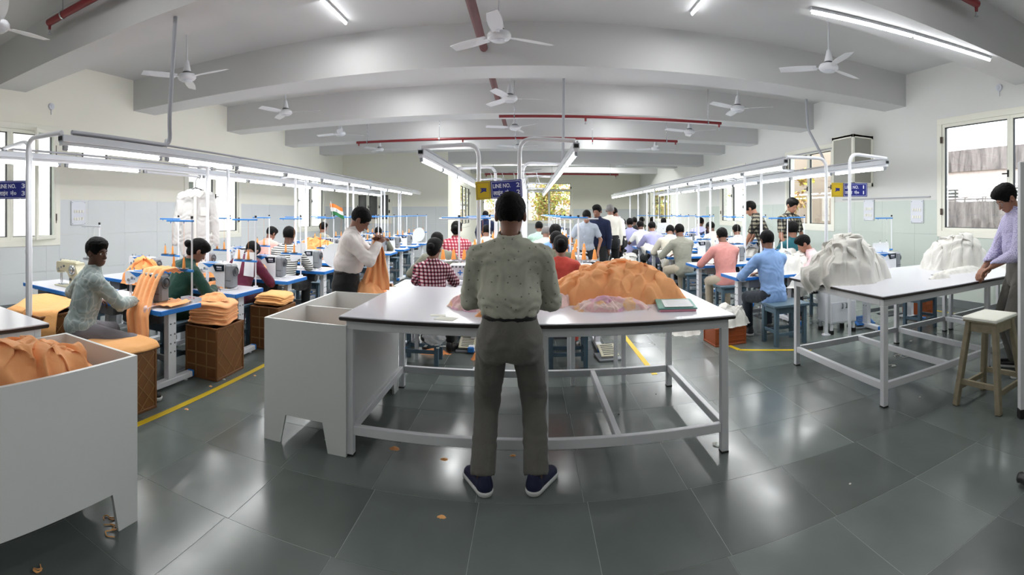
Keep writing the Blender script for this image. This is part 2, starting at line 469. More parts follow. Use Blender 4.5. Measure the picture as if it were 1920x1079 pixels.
class SDF:
    def __init__(s): s.p = []; s.fine = []
    def cone(s, a, b, ra, rb, k=.03, sub=False): s.p.append(('cone', np.array(a, float), np.array(b, float), ra, rb, k, sub)); return s
    def ell(s, c, r, R=None, k=.03, sub=False): s.p.append(('ell', np.array(c, float), np.array(r, float), R, 0, k, sub)); return s
    def cut(s, c, n, rad): n = np.array(n, float); s.p.append(('cut', np.array(c, float), n / np.linalg.norm(n), rad, 0, 0, False)); return s
    def mesh(s, h, wr=0, wfreq=18, seed=0):
        lo = np.full(3, 1e9); hi = -lo
        for q in s.p:
            if q[0] == 'cut' or q[6]: continue
            if q[0] == 'cone': a = np.minimum(q[1], q[2]) - max(q[3], q[4]); b = np.maximum(q[1], q[2]) + max(q[3], q[4])
            else: a = q[1] - q[2].max(); b = q[1] + q[2].max()
            lo = np.minimum(lo, a); hi = np.maximum(hi, b)
        lo -= .03 + h; hi += .03 + h
        ax = [axis(lo[i], hi[i], h, [(c[i] - r, c[i] + r, hh) for (c, r, hh) in s.fine]) for i in range(3)]
        F = np.full([len(a) for a in ax], .5)
        for q in s.p:
            mg = .035 + q[5] + h
            if q[0] == 'cone': a = np.minimum(q[1], q[2]) - max(q[3], q[4]) - mg; b = np.maximum(q[1], q[2]) + max(q[3], q[4]) + mg
            elif q[0] == 'ell': a = q[1] - q[2].max() - mg; b = q[1] + q[2].max() + mg
            else: a = q[1] - q[3]; b = q[1] + q[3]
            sl = tuple(slice(max(0, int(np.searchsorted(ax[i], a[i])) - 1), int(np.searchsorted(ax[i], b[i])) + 1) for i in range(3))
            x = ax[0][sl[0]][:, None, None]; y = ax[1][sl[1]][None, :, None]; z = ax[2][sl[2]][None, None, :]
            if 0 in (x.size, y.size, z.size): continue
            if q[0] == 'cone':
                A, B = q[1], q[2]; d = B - A; L2 = d @ d + 1e-12
                t = np.clip(((x - A[0]) * d[0] + (y - A[1]) * d[1] + (z - A[2]) * d[2]) / L2, 0, 1)
                g = np.sqrt((x - A[0] - t * d[0]) ** 2 + (y - A[1] - t * d[1]) ** 2 + (z - A[2] - t * d[2]) ** 2) - (q[3] + (q[4] - q[3]) * t)
            elif q[0] == 'ell':
                C, r, R = q[1], q[2], q[3]; X, Y, Z = x - C[0], y - C[1], z - C[2]
                if R is not None:
                    X, Y, Z = (R[0, 0] * X + R[1, 0] * Y + R[2, 0] * Z, R[0, 1] * X + R[1, 1] * Y + R[2, 1] * Z, R[0, 2] * X + R[1, 2] * Y + R[2, 2] * Z)
                k0 = np.sqrt((X / r[0]) ** 2 + (Y / r[1]) ** 2 + (Z / r[2]) ** 2); k1 = np.sqrt((X / r[0] ** 2) ** 2 + (Y / r[1] ** 2) ** 2 + (Z / r[2] ** 2) ** 2) + 1e-9
                g = k0 * (k0 - 1) / k1
            else:
                C, n, rad = q[1], q[2], q[3]
                g = (x - C[0]) * n[0] + (y - C[1]) * n[1] + (z - C[2]) * n[2]
                rr = np.sqrt((x - C[0]) ** 2 + (y - C[1]) ** 2 + (z - C[2]) ** 2)
                F[sl] = np.where(rr < rad, np.maximum(F[sl], g), F[sl]); continue
            f = F[sl]; k = q[5]
            if q[6]:
                g = -g; hh = np.maximum(k - np.abs(f - g), 0); F[sl] = np.maximum(f, g) + hh * hh / (4 * k + 1e-9)
            else:
                hh = np.maximum(k - np.abs(f - g), 0); F[sl] = np.minimum(f, g) - hh * hh / (4 * k + 1e-9)
        if wr:
            x = ax[0][:, None, None]; y = ax[1][None, :, None]; z = ax[2][None, None, :]
            w = wfreq; o = seed * 1.7
            a = np.sin(w * .45 * x + o) + np.sin(w * .4 * z + 1.3 * o) ; b = np.sin(w * .5 * y + 2 * o) + np.sin(w * .35 * x + .6 * o)
            n = 1 - 2 * np.abs(np.sin(w * (.5 * z + .35 * x) + 1.6 * a + b)) ; n2 = np.sin(w * 1.7 * (.3 * z - .5 * x + .3 * y) + 1.8 * b + a)
            F = F + wr * (.7 * n + .45 * n2)
        return surfnet(F, *ax)
def npmesh(name, V, Q, mats, mi=None):
    me = bpy.data.meshes.new(name); n = len(V); m = len(Q); w = Q.shape[1]
    me.vertices.add(n); me.vertices.foreach_set('co', np.asarray(V, np.float32).ravel())
    me.loops.add(m * w); me.loops.foreach_set('vertex_index', np.asarray(Q, np.int32).ravel())
    me.polygons.add(m); me.polygons.foreach_set('loop_start', np.arange(0, m * w, w, dtype=np.int32)); me.polygons.foreach_set('loop_total', np.full(m, w, np.int32))
    me.polygons.foreach_set('use_smooth', np.ones(m, bool))
    for a in (mats if isinstance(mats, (list, tuple)) else [mats]): me.materials.append(MATS[a])
    if mi is not None: me.polygons.foreach_set('material_index', np.asarray(mi, np.int32))
    me.update(calc_edges=True); me.validate(); return me
def sdf_obj(name, sd, h, mats, parent, **kw):
    V, Q = sd.mesh(h, **kw)
    return link(name, npmesh(name, V, Q, mats), parent)

def Rm(ax, a): return np.array(Matrix.Rotation(a, 3, ax))
def ik(a, b, l1, l2, hint):
    a = np.array(a, float); b = np.array(b, float); d = b - a; L = np.linalg.norm(d); mx = (l1 + l2) * .995
    if L > mx: b = a + d / L * mx; d = b - a; L = mx
    u = d / L; x = (l1 * l1 - l2 * l2 + L * L) / (2 * L); hh = math.sqrt(max(l1 * l1 - x * x, 1e-6))
    h = np.array(hint, float); h = h - u * (h @ u); h /= np.linalg.norm(h) + 1e-9
    return a + u * x + h * hh, b
def person(label, loc, rot=0, pose='sit', lean=.25, roll=0, twist=0, hyaw=0, hpitch=.35, hands=None, shirt='shirt_white', trousers='trousers_black', skin=0, hair='short',
           hm='hair', lod=1, scale=1.0, sex='m', seat=.5, feet=None, shoes='leather_black', sleeve=1.0, fat=1.0, belt=False, wr=.0045, hem=.06, eyes=False, elbow=None, kneeout=.1, group=None, collar=True):
    """facing +Y before rot; origin on the ground below the hips"""
    root = thing('person', label, 'person', loc, rot, group)
    s = scale; H = [.0118, .018, .026][lod]; hh = [.0055, .010, .018][lod]
    skinm = 'skin%d' % skin
    sit = pose == 'sit'
    hipz = (seat + .10) if sit else .90 * s
    hip = np.array([0, 0, hipz])
    B = Rm('Z', twist) @ Rm('Y', roll) @ Rm('X', -lean)     # spine frame: columns right, forward, up
    B = np.array(B); R_, F_, U_ = B[:, 0], B[:, 1], B[:, 2]
    Ls = .50 * s
    neck = hip + U_ * Ls + F_ * .01
    sw = (.180 if sex == 'm' else .160) * s
    SL = neck - R_ * sw - U_ * .072 * s; SR = neck + R_ * sw - U_ * .072 * s
    HB = np.array(Rm('Z', twist + hyaw) @ Rm('Y', roll * .5) @ Rm('X', -(lean * .6 + hpitch)))
    hc = neck + U_ * .075 * s + HB[:, 1] * .022 * s + HB[:, 2] * .095 * s
    def hp(x, y, z): return hc + HB @ (np.array([x, y, z]) * s)
    if hands is None: hands = ((-.16, .46, .80), (.14, .46, .80)) if sit else ((-.22, .05, .80), (.22, .05, .80))
    eh = elbow or ((-1, -.35, -.8), (1, -.35, -.8))
    EL, HL = ik(SL, hands[0], .285 * s, .25 * s, eh[0]); ER, HR = ik(SR, hands[1], .285 * s, .25 * s, eh[1])
    if feet is None: feet = ((-.15, .38, .08), (.15, .38, .08)) if sit else ((-.11, 0, .08), (.11, 0, .08))
    hw = .095 * s
    TL = hip + np.array([-hw, .0, -.03]); TR = hip + np.array([hw, 0, -.03])
    kh = (0, 1, .6) if sit else (0, 1, 0)
    KL, AL = ik(TL, feet[0], .43 * s, .42 * s, (-kneeout, kh[1], kh[2])); KR, AR = ik(TR, feet[1], .43 * s, .42 * s, (kneeout, kh[1], kh[2]))
    ft = fat
    def torso(d, inf=0.0):
        w = (1.0 if sex == 'm' else .9)
        d.ell(neck - U_ * .17 * s, ((.168 * w) * s * ft + inf, .112 * s * ft + inf, .20 * s + inf), B, .05)
        d.ell(hip + U_ * .17 * s + F_ * .005, (.150 * w * s * ft + inf, .112 * s * ft + inf, .17 * s + inf), B, .06)
        d.ell(hip + U_ * .02, (.162 * s * ft + inf, .12 * s * ft + inf, .11 * s + inf), B, .05)
        d.cone(SL + R_ * .02, SR - R_ * .02, .056 * s + inf, .056 * s + inf, .06)
        d.cone(neck - U_ * .01, SL, .055 * s + inf, .045 * s + inf, .03); d.cone(neck - U_ * .01, SR, .055 * s + inf, .045 * s + inf, .03)
    # skin, one continuous surface
    d = SDF(); torso(d, -.022)
    d.ell(hp(0, -.012, .03), np.array((.074, .096, .088)) * s, HB, .01)
    d.ell(hp(0, .028, -.03), np.array((.060, .062, .082)) * s, HB, .03)
    d.ell(hp(0, .048, -.078), np.array((.040, .036, .030)) * s, HB, .025)
    d.cone(hp(0, .082, .012), hp(0, .106, -.028), .007 * s, .012 * s, .012)
    d.ell(hp(0, .074, .022), np.array((.048, .018, .011)) * s, HB, .012)
    d.ell(hp(0, .084, -.058), np.array((.022, .011, .009)) * s, HB, .008)
    for e in (-1, 1):
        d.ell(hp(e * .013, .094, -.030), np.array((.008, .010, .008)) * s, HB, .006)
        d.ell(hp(e * .030, .096, .004), np.array((.016, .014, .010)) * s, HB, .01, True)
        d.ell(hp(e * .081, -.008, -.006), np.array((.013, .020, .033)) * s, HB, .008)
        if lod == 0: d.ell(hp(e * .089, -.001, -.004), np.array((.006, .010, .018)) * s, HB, .004, True)
    d.cone(hp(0, -.025, -.05), neck - U_ * .03, .047 * s, .056 * s, .03)
    for Sx, Ex, Hx in ((SL, EL, HL), (SR, ER, HR)):
        d.cone(Sx, Ex, .046 * s, .037 * s, .03); d.cone(Ex, Hx, .036 * s, .025 * s, .02)
    for Tx, Kx, Ax in ((TL, KL, AL), (TR, KR, AR)):
        d.cone(Tx, Kx, .075 * s, .050 * s, .03); d.cone(Kx, Ax, .048 * s, .034 * s, .02)
    for e, Ex, Hx in ((-1, EL, HL), (1, ER, HR)):
        f = Hx - Ex; f /= np.linalg.norm(f); f = f + np.array([0, .15, -.25]); f /= np.linalg.norm(f)
        sd_ = np.cross(f, (0, 0, 1.)); sd_ /= np.linalg.norm(sd_) + 1e-9; up = np.cross(sd_, f)
        hb = np.stack([sd_, f, up], 1)
        pc = Hx + f * .050 * s
        d.ell(pc, np.array((.040, .052, .017)) * s, hb, .015)
        if lod <= 1:
            for q, (o, l) in enumerate(((-.029, .068), (-.010, .078), (.010, .074), (.028, .058))):
                a = Hx + f * .088 * s + sd_ * o * s; b = a + (f * .8 - up * .45) * l * .52 * s; c = b + (f * .35 - up * .9) * l * .48 * s
                d.cone(a, b, .0092 * s, .0085 * s, .006); d.cone(b, c, .0085 * s, .007 * s, .003)
            a = Hx + f * .03 * s - sd_ * e * .030 * s; b = a + (f * .6 - sd_ * e * .75 - up * .3) * .036 * s; c = b + (f * .9 - up * .3) * .03 * s
            d.cone(a, b, .012 * s, .010 * s, .008); d.cone(b, c, .010 * s, .008 * s, .003)
            if lod == 0: d.fine.append((Hx + f * .07, .10, .0055))
        else: d.cone(pc, pc + (f - up * .6) * .06, .02, .015, .02)
    d.fine.append((hc + HB @ np.array([0, .02, -.01]), .13 * s, hh))
    sdf_obj('body', d, [.017, .022, .028][lod], [skinm], root)
    # shirt
    g = SDF(); torso(g, .012)
    if belt and not sit: g.ell(hip + U_ * .19 * s, np.array((.172, .136, .11)) * s * ft, B, .05)
    if hem: g.cone(hip - R_ * .06 * s + U_ * (.05 - hem), hip + R_ * .06 * s + U_ * (.05 - hem), .115 * s * ft, .115 * s * ft, .05)
    g.ell(neck + U_ * .01 - F_ * .005, np.array((.072, .070, .035)) * s, B, .02)
    for Sx, Ex, Hx in ((SL, EL, HL), (SR, ER, HR)):
        g.cone(Sx, Ex, .069 * s, .060 * s, .014)
        if sleeve >= 1: g.cone(Ex, Hx, .060 * s, .044 * s, .012); n = Hx - Ex; g.cut(Hx - n * .03, n, .075)
        else:
            t = Sx + (Ex - Sx) * (.55 + .45 * sleeve); g.p.pop(); g.cone(Sx, t, .066 * s, .060 * s, .03); n = Ex - Sx; g.cut(t, n, .09)
    nk = neck + U_ * .045 * s + F_ * .01
    g.cone(nk, nk + U_ * .1, .056 * s, .062 * s, .008, True)
    if belt and not sit: g.cut(hip + U_ * .105 * s, -U_, .5)
    sdf_obj('shirt', g, H, [shirt], root, wr=wr, wfreq=62, seed=(abs(loc[0] * 7 + loc[1] * 3)) % 10)
    if collar and lod < 2:
        c = SDF(); c.cone(neck + U_ * .012, neck + U_ * .060 * s - F_ * .002, .082 * s, .068 * s, .005); c.cone(neck - U_ * .03, neck + U_ * .12 * s, .060 * s, .057 * s, .004, True)
        c.cut(neck + U_ * .062 * s - F_ * .02, U_ - F_ * .3, .14)
        c.fine.append((neck, .2, [.0045, .008][lod])); sdf_obj('collar', c, [.006, .009][lod], [shirt], root)
    # trousers
    t = SDF()
    t.ell(hip - np.array([0, 0, .01]), np.array((.168, .126, .12 if sit else .26)) * s * ft, None, .04)
    if not sit:
        t.cut(hip - np.array([0, 0, .14 * s]), (0, 0, -1), .35)
        for e in (-1, 1): t.ell(hip + np.array([e * .075, -.035, -.05]) * s, np.array((.092, .098, .11)) * s * ft, None, .04)
    for Tx, Kx, Ax in ((TL, KL, AL), (TR, KR, AR)):
        if sit: t.cone(Tx, Kx, .10 * s, .072 * s, .04)
        else: t.cone(Tx, Kx, .094 * s * ft, .076 * s, .025)
        n = Ax - Kx; e_ = Ax - n * .04 if not sit else Ax - n * .1
        t.cone(Kx, e_, .070 * s, .072 * s if not sit else .060 * s, .03); t.cut(e_, n, .12)
    if not sit: t.cut(hip + np.array([0, 0, .115 * s]), (0, 0, 1), .3)
    sdf_obj('trousers', t, H, [trousers], root, wr=wr * .6, wfreq=55, seed=3)
    if belt and not sit:
        b_ = SDF(); c0 = hip + np.array([0, 0, .10 * s])
        b_.ell(c0, np.array((.158, .119, .6)) * s * ft, None, .01); b_.cut(c0 + np.array([0, 0, .02]), (0, 0, 1), 2); b_.cut(c0 - np.array([0, 0, .02]), (0, 0, -1), 2)
        sdf_obj('belt', b_, .009, ['leather_black'], root)
    # shoes
    for Kx, Ax, e in ((KL, AL, -1), (KR, AR, 1)):
        to = np.array([e * (.35 if sit else .62), 1, 0]); to /= np.linalg.norm(to); a0 = np.array([Ax[0], Ax[1], 0])
        z0 = Ax[2] - .08
        sh = SDF(); a = a0 + to * -.03 + np.array([0, 0, .052 + z0]); b = a0 + to * .17 + np.array([0, 0, .036 + z0])
        sh.cone(a, b, .043 * s, .038 * s, .02); sh.cone(a, a + np.array([0, 0, .05]), .042, .038, .02)
        sh.cut((a + b) / 2 * np.array([1, 1, 0]) + np.array([0, 0, .016 + z0]), (0, 0, -1), .3)
        o = sdf_obj('shoe', sh, .010 if lod == 0 else .02, [shoes], root)
        if lod == 0:
            so = SDF(); so.cone(a - (0, 0, .02), b - (0, 0, .006), .050, .046, .01); so.cut((a + b) / 2 * np.array([1, 1, 0]) + (0, 0, .034 + z0), (0, 0, 1), .3); so.cut((a + b) / 2 * np.array([1, 1, 0]) + (0, 0, .002 + z0), (0, 0, -1), .3)
            sdf_obj('sole', so, .008, ['sole_white'], o)
    # hair
    if hair:
        q = SDF(); q.ell(hp(0, -.018, .036), np.array((.087, .107, .100)) * s, HB, .01)
        if hair in ('thick', 'bun', 'long'): q.ell(hp(.008, .02, .088), np.array((.078, .088, .050)) * s, HB, .03)
        q.ell(hp(0, .115, -.045), np.array((.085, .080, .105)) * s, HB, .012, True)
        if hair in ('short', 'thin', 'thick'): q.cut(hp(0, 0, -.052), -HB[:, 2] + HB[:, 1] * .35, .2)
        else:
            q.ell(hp(0, -.06, -.03), np.array((.070, .05, .07)) * s, HB, .03)
            q.cut(hp(0, 0, -.085), -HB[:, 2] + HB[:, 1] * .3, .2)
        if hair == 'bun': q.ell(hp(0, -.135, .0), np.array((.045, .04, .042)) * s, HB, .01)
        if hair == 'long': q.cone(hp(0, -.10, -.02), hp(0, -.12, -.22), .038, .022, .03)
        for e in (-1, 1): q.ell(hp(e * .085, .012, -.03), np.array((.022, .028, .045)) * s, HB, .008, True)
        sdf_obj('hair', q, hh * 1.15, [hm], root, wr=.003 if hair != 'thin' else .001, wfreq=170, seed=1)
    if hair == 'cap' or hm == 'cap': pass
    if eyes:
        for e in (-1, 1):
            mb = MB(); c = hp(e * .030, .0725, .004); r = .0125 * s
            prof = [(r * math.sin(k * PI / 10), -r * math.cos(k * PI / 10)) for k in range(11)]
            RR = Matrix([list(x) for x in HB]) @ Matrix.Rotation(-PI / 2, 3, 'X')
            mb.lathe(prof, 14, c, 0, RR)
            fd = HB[:, 1]
            mb.cyl(c + fd * r * .80, c + fd * r * 1.03, .0058 * s, .005 * s, 12, 1)
            mb.build('eye', ['eye_white', 'eye_dark'] if eyes != 'down' else [skinm, skinm], root)
            if eyes == 'down': lm = MB(); lm.path([hp(e * .020, .084, -.001), hp(e * .030, .0875, -.003), hp(e * .041, .082, -.001)], .0014, 5); lm.build('eyelash', 'hair', root)
        for e in (-1, 1):
            q = SDF(); q.cone(hp(e * .016, .093, .026), hp(e * .046, .080, .029), .0035, .0028, .002); q.fine.append((hp(e * .03, .09, .027), .03, .003))
            sdf_obj('eyebrow', q, .004, ['hair'], root)
        q = SDF(); q.ell(hp(0, .0935, -.0585), (.021 * s, .005, .0065), HB, .002); sdf_obj('lips', q, .0035, ['lips'], root)
    return root, dict(hc=hc, HB=HB, HL=HL, HR=HR, neck=neck, hip=hip)

# cloth heap as layered, folded garments over a mound
def heap(name, cx, cy, z0, sx, sy, h, seed, mats, label=None, cat=None, group=None, res=.012, n=14, fold=.02, parent=None, drape=None, power=2.0, rot=0, flat=False, th=.02, bumpy=.18):
    rs = np.random.RandomState(seed)
    nx = int(2 * sx / res); ny = int(2 * sy / res); x = np.linspace(-sx, sx, nx)[:, None]; y = np.linspace(-sy, sy, ny)[None, :]
    u = x / sx + 0 * y; v = y / sy + 0 * x
    ang = np.arctan2(v, u); r = np.sqrt(u * u + v * v)
    rim = .86 + .07 * np.sin(3 * ang + rs.rand() * 6) + .045 * np.sin(7 * ang + rs.rand() * 6) + .03 * np.sin(13 * ang + rs.rand() * 6)
    base = np.clip(1 - (r / rim) ** power, 0, 1)
    lump = 0
    for k in range(5):
        a = rs.rand() * 6.28; f = 1.5 + 2.5 * rs.rand(); lump = lump + np.sin(f * (u * math.cos(a) + v * math.sin(a)) * 2 + rs.rand() * 6)
    Hh = h * base ** .95 * (1 + bumpy * lump / 2.5)
    xx = x + 0 * y; yy = y + 0 * x; DD = 0 * xx + np.abs(np.sin(18 * xx + 9 * yy + 2 * np.sin(9 * yy))) * fold * .6
    A0 = rs.rand() * 3.14
    for k in range(n):
        a = A0 + rs.randn() * .55; ca, sa = math.cos(a), math.sin(a); R0 = rs.rand() ** .5 * .75; b = rs.rand() * 6.28
        c0, c1 = R0 * math.cos(b) * sx, R0 * math.sin(b) * sy
        L = (.6 + .9 * rs.rand()) * max(sx, sy); Wd = (.13 + .22 * rs.rand()) * max(sx, sy) * 1.1
        p = (xx - c0) * ca + (yy - c1) * sa; q = -(xx - c0) * sa + (yy - c1) * ca
        q = q + .22 * Wd * np.sin(p / L * 3 + rs.rand() * 6) + .08 * Wd * np.sin(p / L * 9 + rs.rand() * 6)
        e = np.maximum(np.abs(p) / L, np.abs(q) / Wd) + .05 * np.sin(q / Wd * 5 + rs.rand() * 6)
        m = np.clip((1 - e) * Wd / max(res * 2.6, .018), 0, 1); m = m * m * (3 - 2 * m)
        fr = PI * (1.2 + 1.6 * rs.rand()) / Wd
        wv = q * fr + 1.2 * np.sin(p / L * 4 + rs.rand() * 6) + rs.rand() * 6
        F = np.abs(np.sin(wv)) ** 1.1 * fold * 1.5 * (.35 + .65 * np.sin(p / L * 2 + rs.rand() * 6) ** 2)
        DD = DD * (1 - m) + m * (th * (.1 + .8 * rs.rand()) + F)
    wq = 95.0; pa = np.sin(xx * 21 + yy * 9 + rs.rand() * 6) + np.sin(yy * 26 - xx * 7 + rs.rand() * 6); pb = np.sin(xx * 17 - yy * 19 + rs.rand() * 6)
    fine = (np.abs(np.sin(.5 * wq * (xx * .55 + yy * .8) * .6 + 2.2 * pa + 1.5 * pb))) * .5 + (np.abs(np.sin(.5 * wq * (yy * .5 - xx * .85) * .5 + 2.0 * pb - 1.2 * pa))) * .5
    Hh = Hh + DD + fine * min(.022, fold * .75)
    for _ in range(1): Hh[1:-1, 1:-1] = .5 * Hh[1:-1, 1:-1] + .125 * (Hh[2:, 1:-1] + Hh[:-2, 1:-1] + Hh[1:-1, 2:] + Hh[1:-1, :-2])
    sw = Hh * .16; xx = xx + sw * np.sin(3 * pa) * .6; yy = yy + sw * np.cos(2.5 * pb) * .6
    edge = np.clip((rim - r) * min(sx, sy) / (res * 4), 0, 1); edge = edge ** .6
    Hh = np.maximum(Hh, .008) * edge
    mask = (r < rim + 1.2 * res / min(sx, sy))
    vid = -np.ones(mask.shape, int); vid[mask] = np.arange(mask.sum())
    X = xx[mask]; Y = yy[mask]; Zz = Hh[mask]
    jit = (rs.rand(len(X)) - .5) * res * .25; X = X + jit
    cr, sr = math.cos(rot), math.sin(rot); X, Y = X * cr - Y * sr, X * sr + Y * cr
    X = X + cx; Y = Y + cy; Zz = Zz + z0
    if drape:      # (axis, edge, sign): cloth past the table edge turns down
        axn, ed, sg = drape; A = X if axn == 0 else Y; over = np.maximum((A - ed) * sg, 0); hv = Zz - z0
        A2 = np.where(over > 0, ed + sg * (.012 + np.minimum(hv, .09)), A)
        Z2 = np.where(over > 0, z0 + hv * np.exp(-over / .05) - over * 1.5 * (1 + .25 * np.sin((Y if axn == 0 else X) * 17)), Zz)
        if axn == 0: X = A2
        else: Y = A2
        Zz = Z2
    q = np.stack([vid[:-1, :-1], vid[1:, :-1], vid[1:, 1:], vid[:-1, 1:]], -1).reshape(-1, 4); q = q[(q >= 0).all(1)]
    me = npmesh(name, np.stack([X, Y, Zz], 1), q, mats)
    o = link(name, me, parent)
    if label: tag(o, label, cat or 'cloth', group)
    return o
# ---------------------------------------------------------------- the setting
XL, XR, YB, YJ, YF, ZC, XJ = -6.94, 6.4, -4.5, 17.3, 28.0, 4.2, -2.9
def subtract(rect, holes):
    out = [rect]
    for (a0, a1, b0, b1) in holes:
        nw = []
        for (x0, x1, y0, y1) in out:
            if a1 <= x0 or a0 >= x1 or b1 <= y0 or b0 >= y1: nw.append((x0, x1, y0, y1)); continue
            if x0 < a0: nw.append((x0, a0, y0, y1))
            if a1 < x1: nw.append((a1, x1, y0, y1))
            c0, c1 = max(x0, a0), min(x1, a1)
            if y0 < b0: nw.append((c0, c1, y0, b0))
            if b1 < y1: nw.append((c0, c1, b1, y1))
        out = nw
    return out
# openings (along, along, z, z)
WL = [(2.95, 4.85, 1.08, 3.05), (5.27, 6.1, 2.45, 2.83), (8.2, 10.35, 1.03, 2.95), (13.5, 15.6, 1.03, 2.95)]
WR = [(2.80, 5.80, 1.22, 3.22), (8.95, 11.1, 1.22, 3.15), (13.6, 15.6, 1.22, 3.1), (21.6, 25.9, 1.2, 3.0)]
WJ = [(-6.42, -5.0, 1.25, 2.4)]
WS = [(20.2, 23.6, 1.0, 2.9)]
WF = [(-2.75, 2.45, 1.05, 3.4)]
def wall(name, ax, pos, thick, rng, holes, mat_):
    mb = MB()
    for (a0, a1, b0, b1) in subtract((rng[0], rng[1], 0, ZC), holes):
        if ax == 0: mb.b2(pos, pos + thick, a0, a1, b0, b1)
        else: mb.b2(a0, a1, pos, pos + thick, b0, b1)
    return struct(mb.build(name, mat_))
wl = wall('wall_left', 0, XL, -.25, (YB, YJ + .25), WL, 'plaster_cream')
wr_ = wall('wall_right', 0, XR, .25, (YB, YF), WR, 'plaster_white')
wj = wall('wall_alcove', 1, YJ, .25, (XL, XJ), WJ, 'plaster_cream')
ws = wall('wall_side', 0, XJ, -.25, (YJ + .25, YF), WS, 'plaster_cream')
wf = wall('wall_far', 1, YF, .25, (XJ, XR), WF, 'plaster_cream')
wb = wall('wall_back', 1, YB, -.25, (XL, XR), [], 'plaster_white')
def dado(parent, ax, pos, sgn, rng, holes, mat_, top=1.84):
    w, h = .9, .613; k = rng[0]; n = 0
    while k < rng[1]:
        for r in range(3):
            for (a0, a1, b0, b1) in subtract((k, min(k + w, rng[1]), r * h, min(top, (r + 1) * h)), holes):
                if a1 - a0 < .03 or b1 - b0 < .03: continue
                g = .0015; mb = MB(); y0, y1 = pos, pos + sgn * .012
                if ax == 0: mb.b2(y0, y1, a0 + g, a1 - g, b0 + g, b1 - g)
                else: mb.b2(a0 + g, a1 - g, y0, y1, b0 + g, b1 - g)
                mb.build('wall_tile', mat_, parent)
        k += w
fr = .09
def grow(hs): return [(a - .02, b + .02, c - .02, d + .02) for a, b, c, d in hs]
dado(wl, 0, XL, 1, (1.0, YJ), grow(WL), 'dado_grey')
dado(wr_, 0, XR, -1, (1.9, 17.0), grow(WR), 'dado_green')
dado(wj, 1, YJ, -1, (XL, XJ), grow(WJ), 'dado_grey')
dado(wf, 1, YF, -1, (XJ, XR), grow(WF), 'dado_grey')
mb = MB(); mb.b2(XL, XL + .02, YB, YJ, 0, .12); struct(mb.build('baseboard_left', 'skirting'))
mb = MB(); mb.b2(XR - .025, XR, YB, YF, 0, .13); struct(mb.build('baseboard_right', 'skirting'))
# floor of polished stone tiles, .6 m
fl = MB(); fl.b2(XL, XR, YB, YF, -.1, -.0014); fl = struct(fl.build('floor', 'grout'))
tiles = []
T = .6
for i in range(-12, 12):
    for j in range(-8, 48):
        off = .3 if j % 2 else 0
        x0 = .32 + i * T - (0.02 if j % 2 else 0); y0 = -.3 + j * T + .0
        x1, y1 = x0 + T, y0 + T
        x0, x1, y0, y1 = max(x0, XL), min(x1, XR), max(y0, YB), min(y1, YF)
        if x1 - x0 < .02 or y1 - y0 < .02: continue
        cx, cy = (x0 + x1) / 2, (y0 + y1) / 2; dd = math.hypot(cx, cy); inv = cy > .2 and abs(math.atan2(cx, cy)) < 1.15 and dd > 1.9
        tiles.append((dd if inv else 1e3 + dd, x0, x1, y0, y1))
tiles.sort(); g = .0014; far = MB(); tm = {}
for k, (d, x0, x1, y0, y1) in enumerate(tiles):
    if k < 290:
        w, h = round(x1 - x0, 4), round(y1 - y0, 4)
        if (w, h) not in tm: m = MB(); m.box((0, 0, -.006), (w - 2 * g, h - 2 * g, .012), .0006); tm[w, h] = m.mesh('floor_tile', 'floor_stone')
        link('floor_tile', tm[w, h], fl, ((x0 + x1) / 2, (y0 + y1) / 2, random.uniform(-.0004, .0004)))
    else: far.b2(x0 + g, x1 - g, y0 + g, y1 - g, -.012, 0)
tag(far.build('floor_tile_field', 'floor_stone', fl), kind='stuff')
# object-level tone: the island colour differs per mesh only, so single tiles get their own tone from the object
q = NT(MATS['floor_stone']); oi = q.node('ShaderNodeObjectInfo'); g_ = [n for n in q.n if n.type == 'NEW_GEOMETRY'][0]; rmp = [n for n in q.n if n.type == 'VALTORGB'][0]
q.link(q.math('FRACT', q.math('ADD', oi.outputs['Random'], g_.outputs['Random Per Island'])), rmp.inputs[0])
# ceiling and beams
cl = MB(); cl.b2(XL, XR, YB, YF, ZC, ZC + .2); cl = struct(cl.build('ceiling', 'beam_white'))
for (y0, y1, zb, x0) in ((.5, 1.1, 3.6, XL), (-2.6, -2.0, 3.6, XL), (3.6, 4.2, 3.6, XL), (6.64, 7.25, 3.6, XL), (9.79, 10.4, 3.6, XL), (12.75, 13.3, 3.6, XL), (15.2, 15.75, 3.6, XL), (17.3, 17.9, 3.38, XJ), (20.6, 21.2, 3.6, XJ), (24, 24.6, 3.6, XJ)):
    m = MB(); m.b2(x0, XR, y0, y1, zb, ZC); m.build('ceiling_beam', 'beam_white', cl)
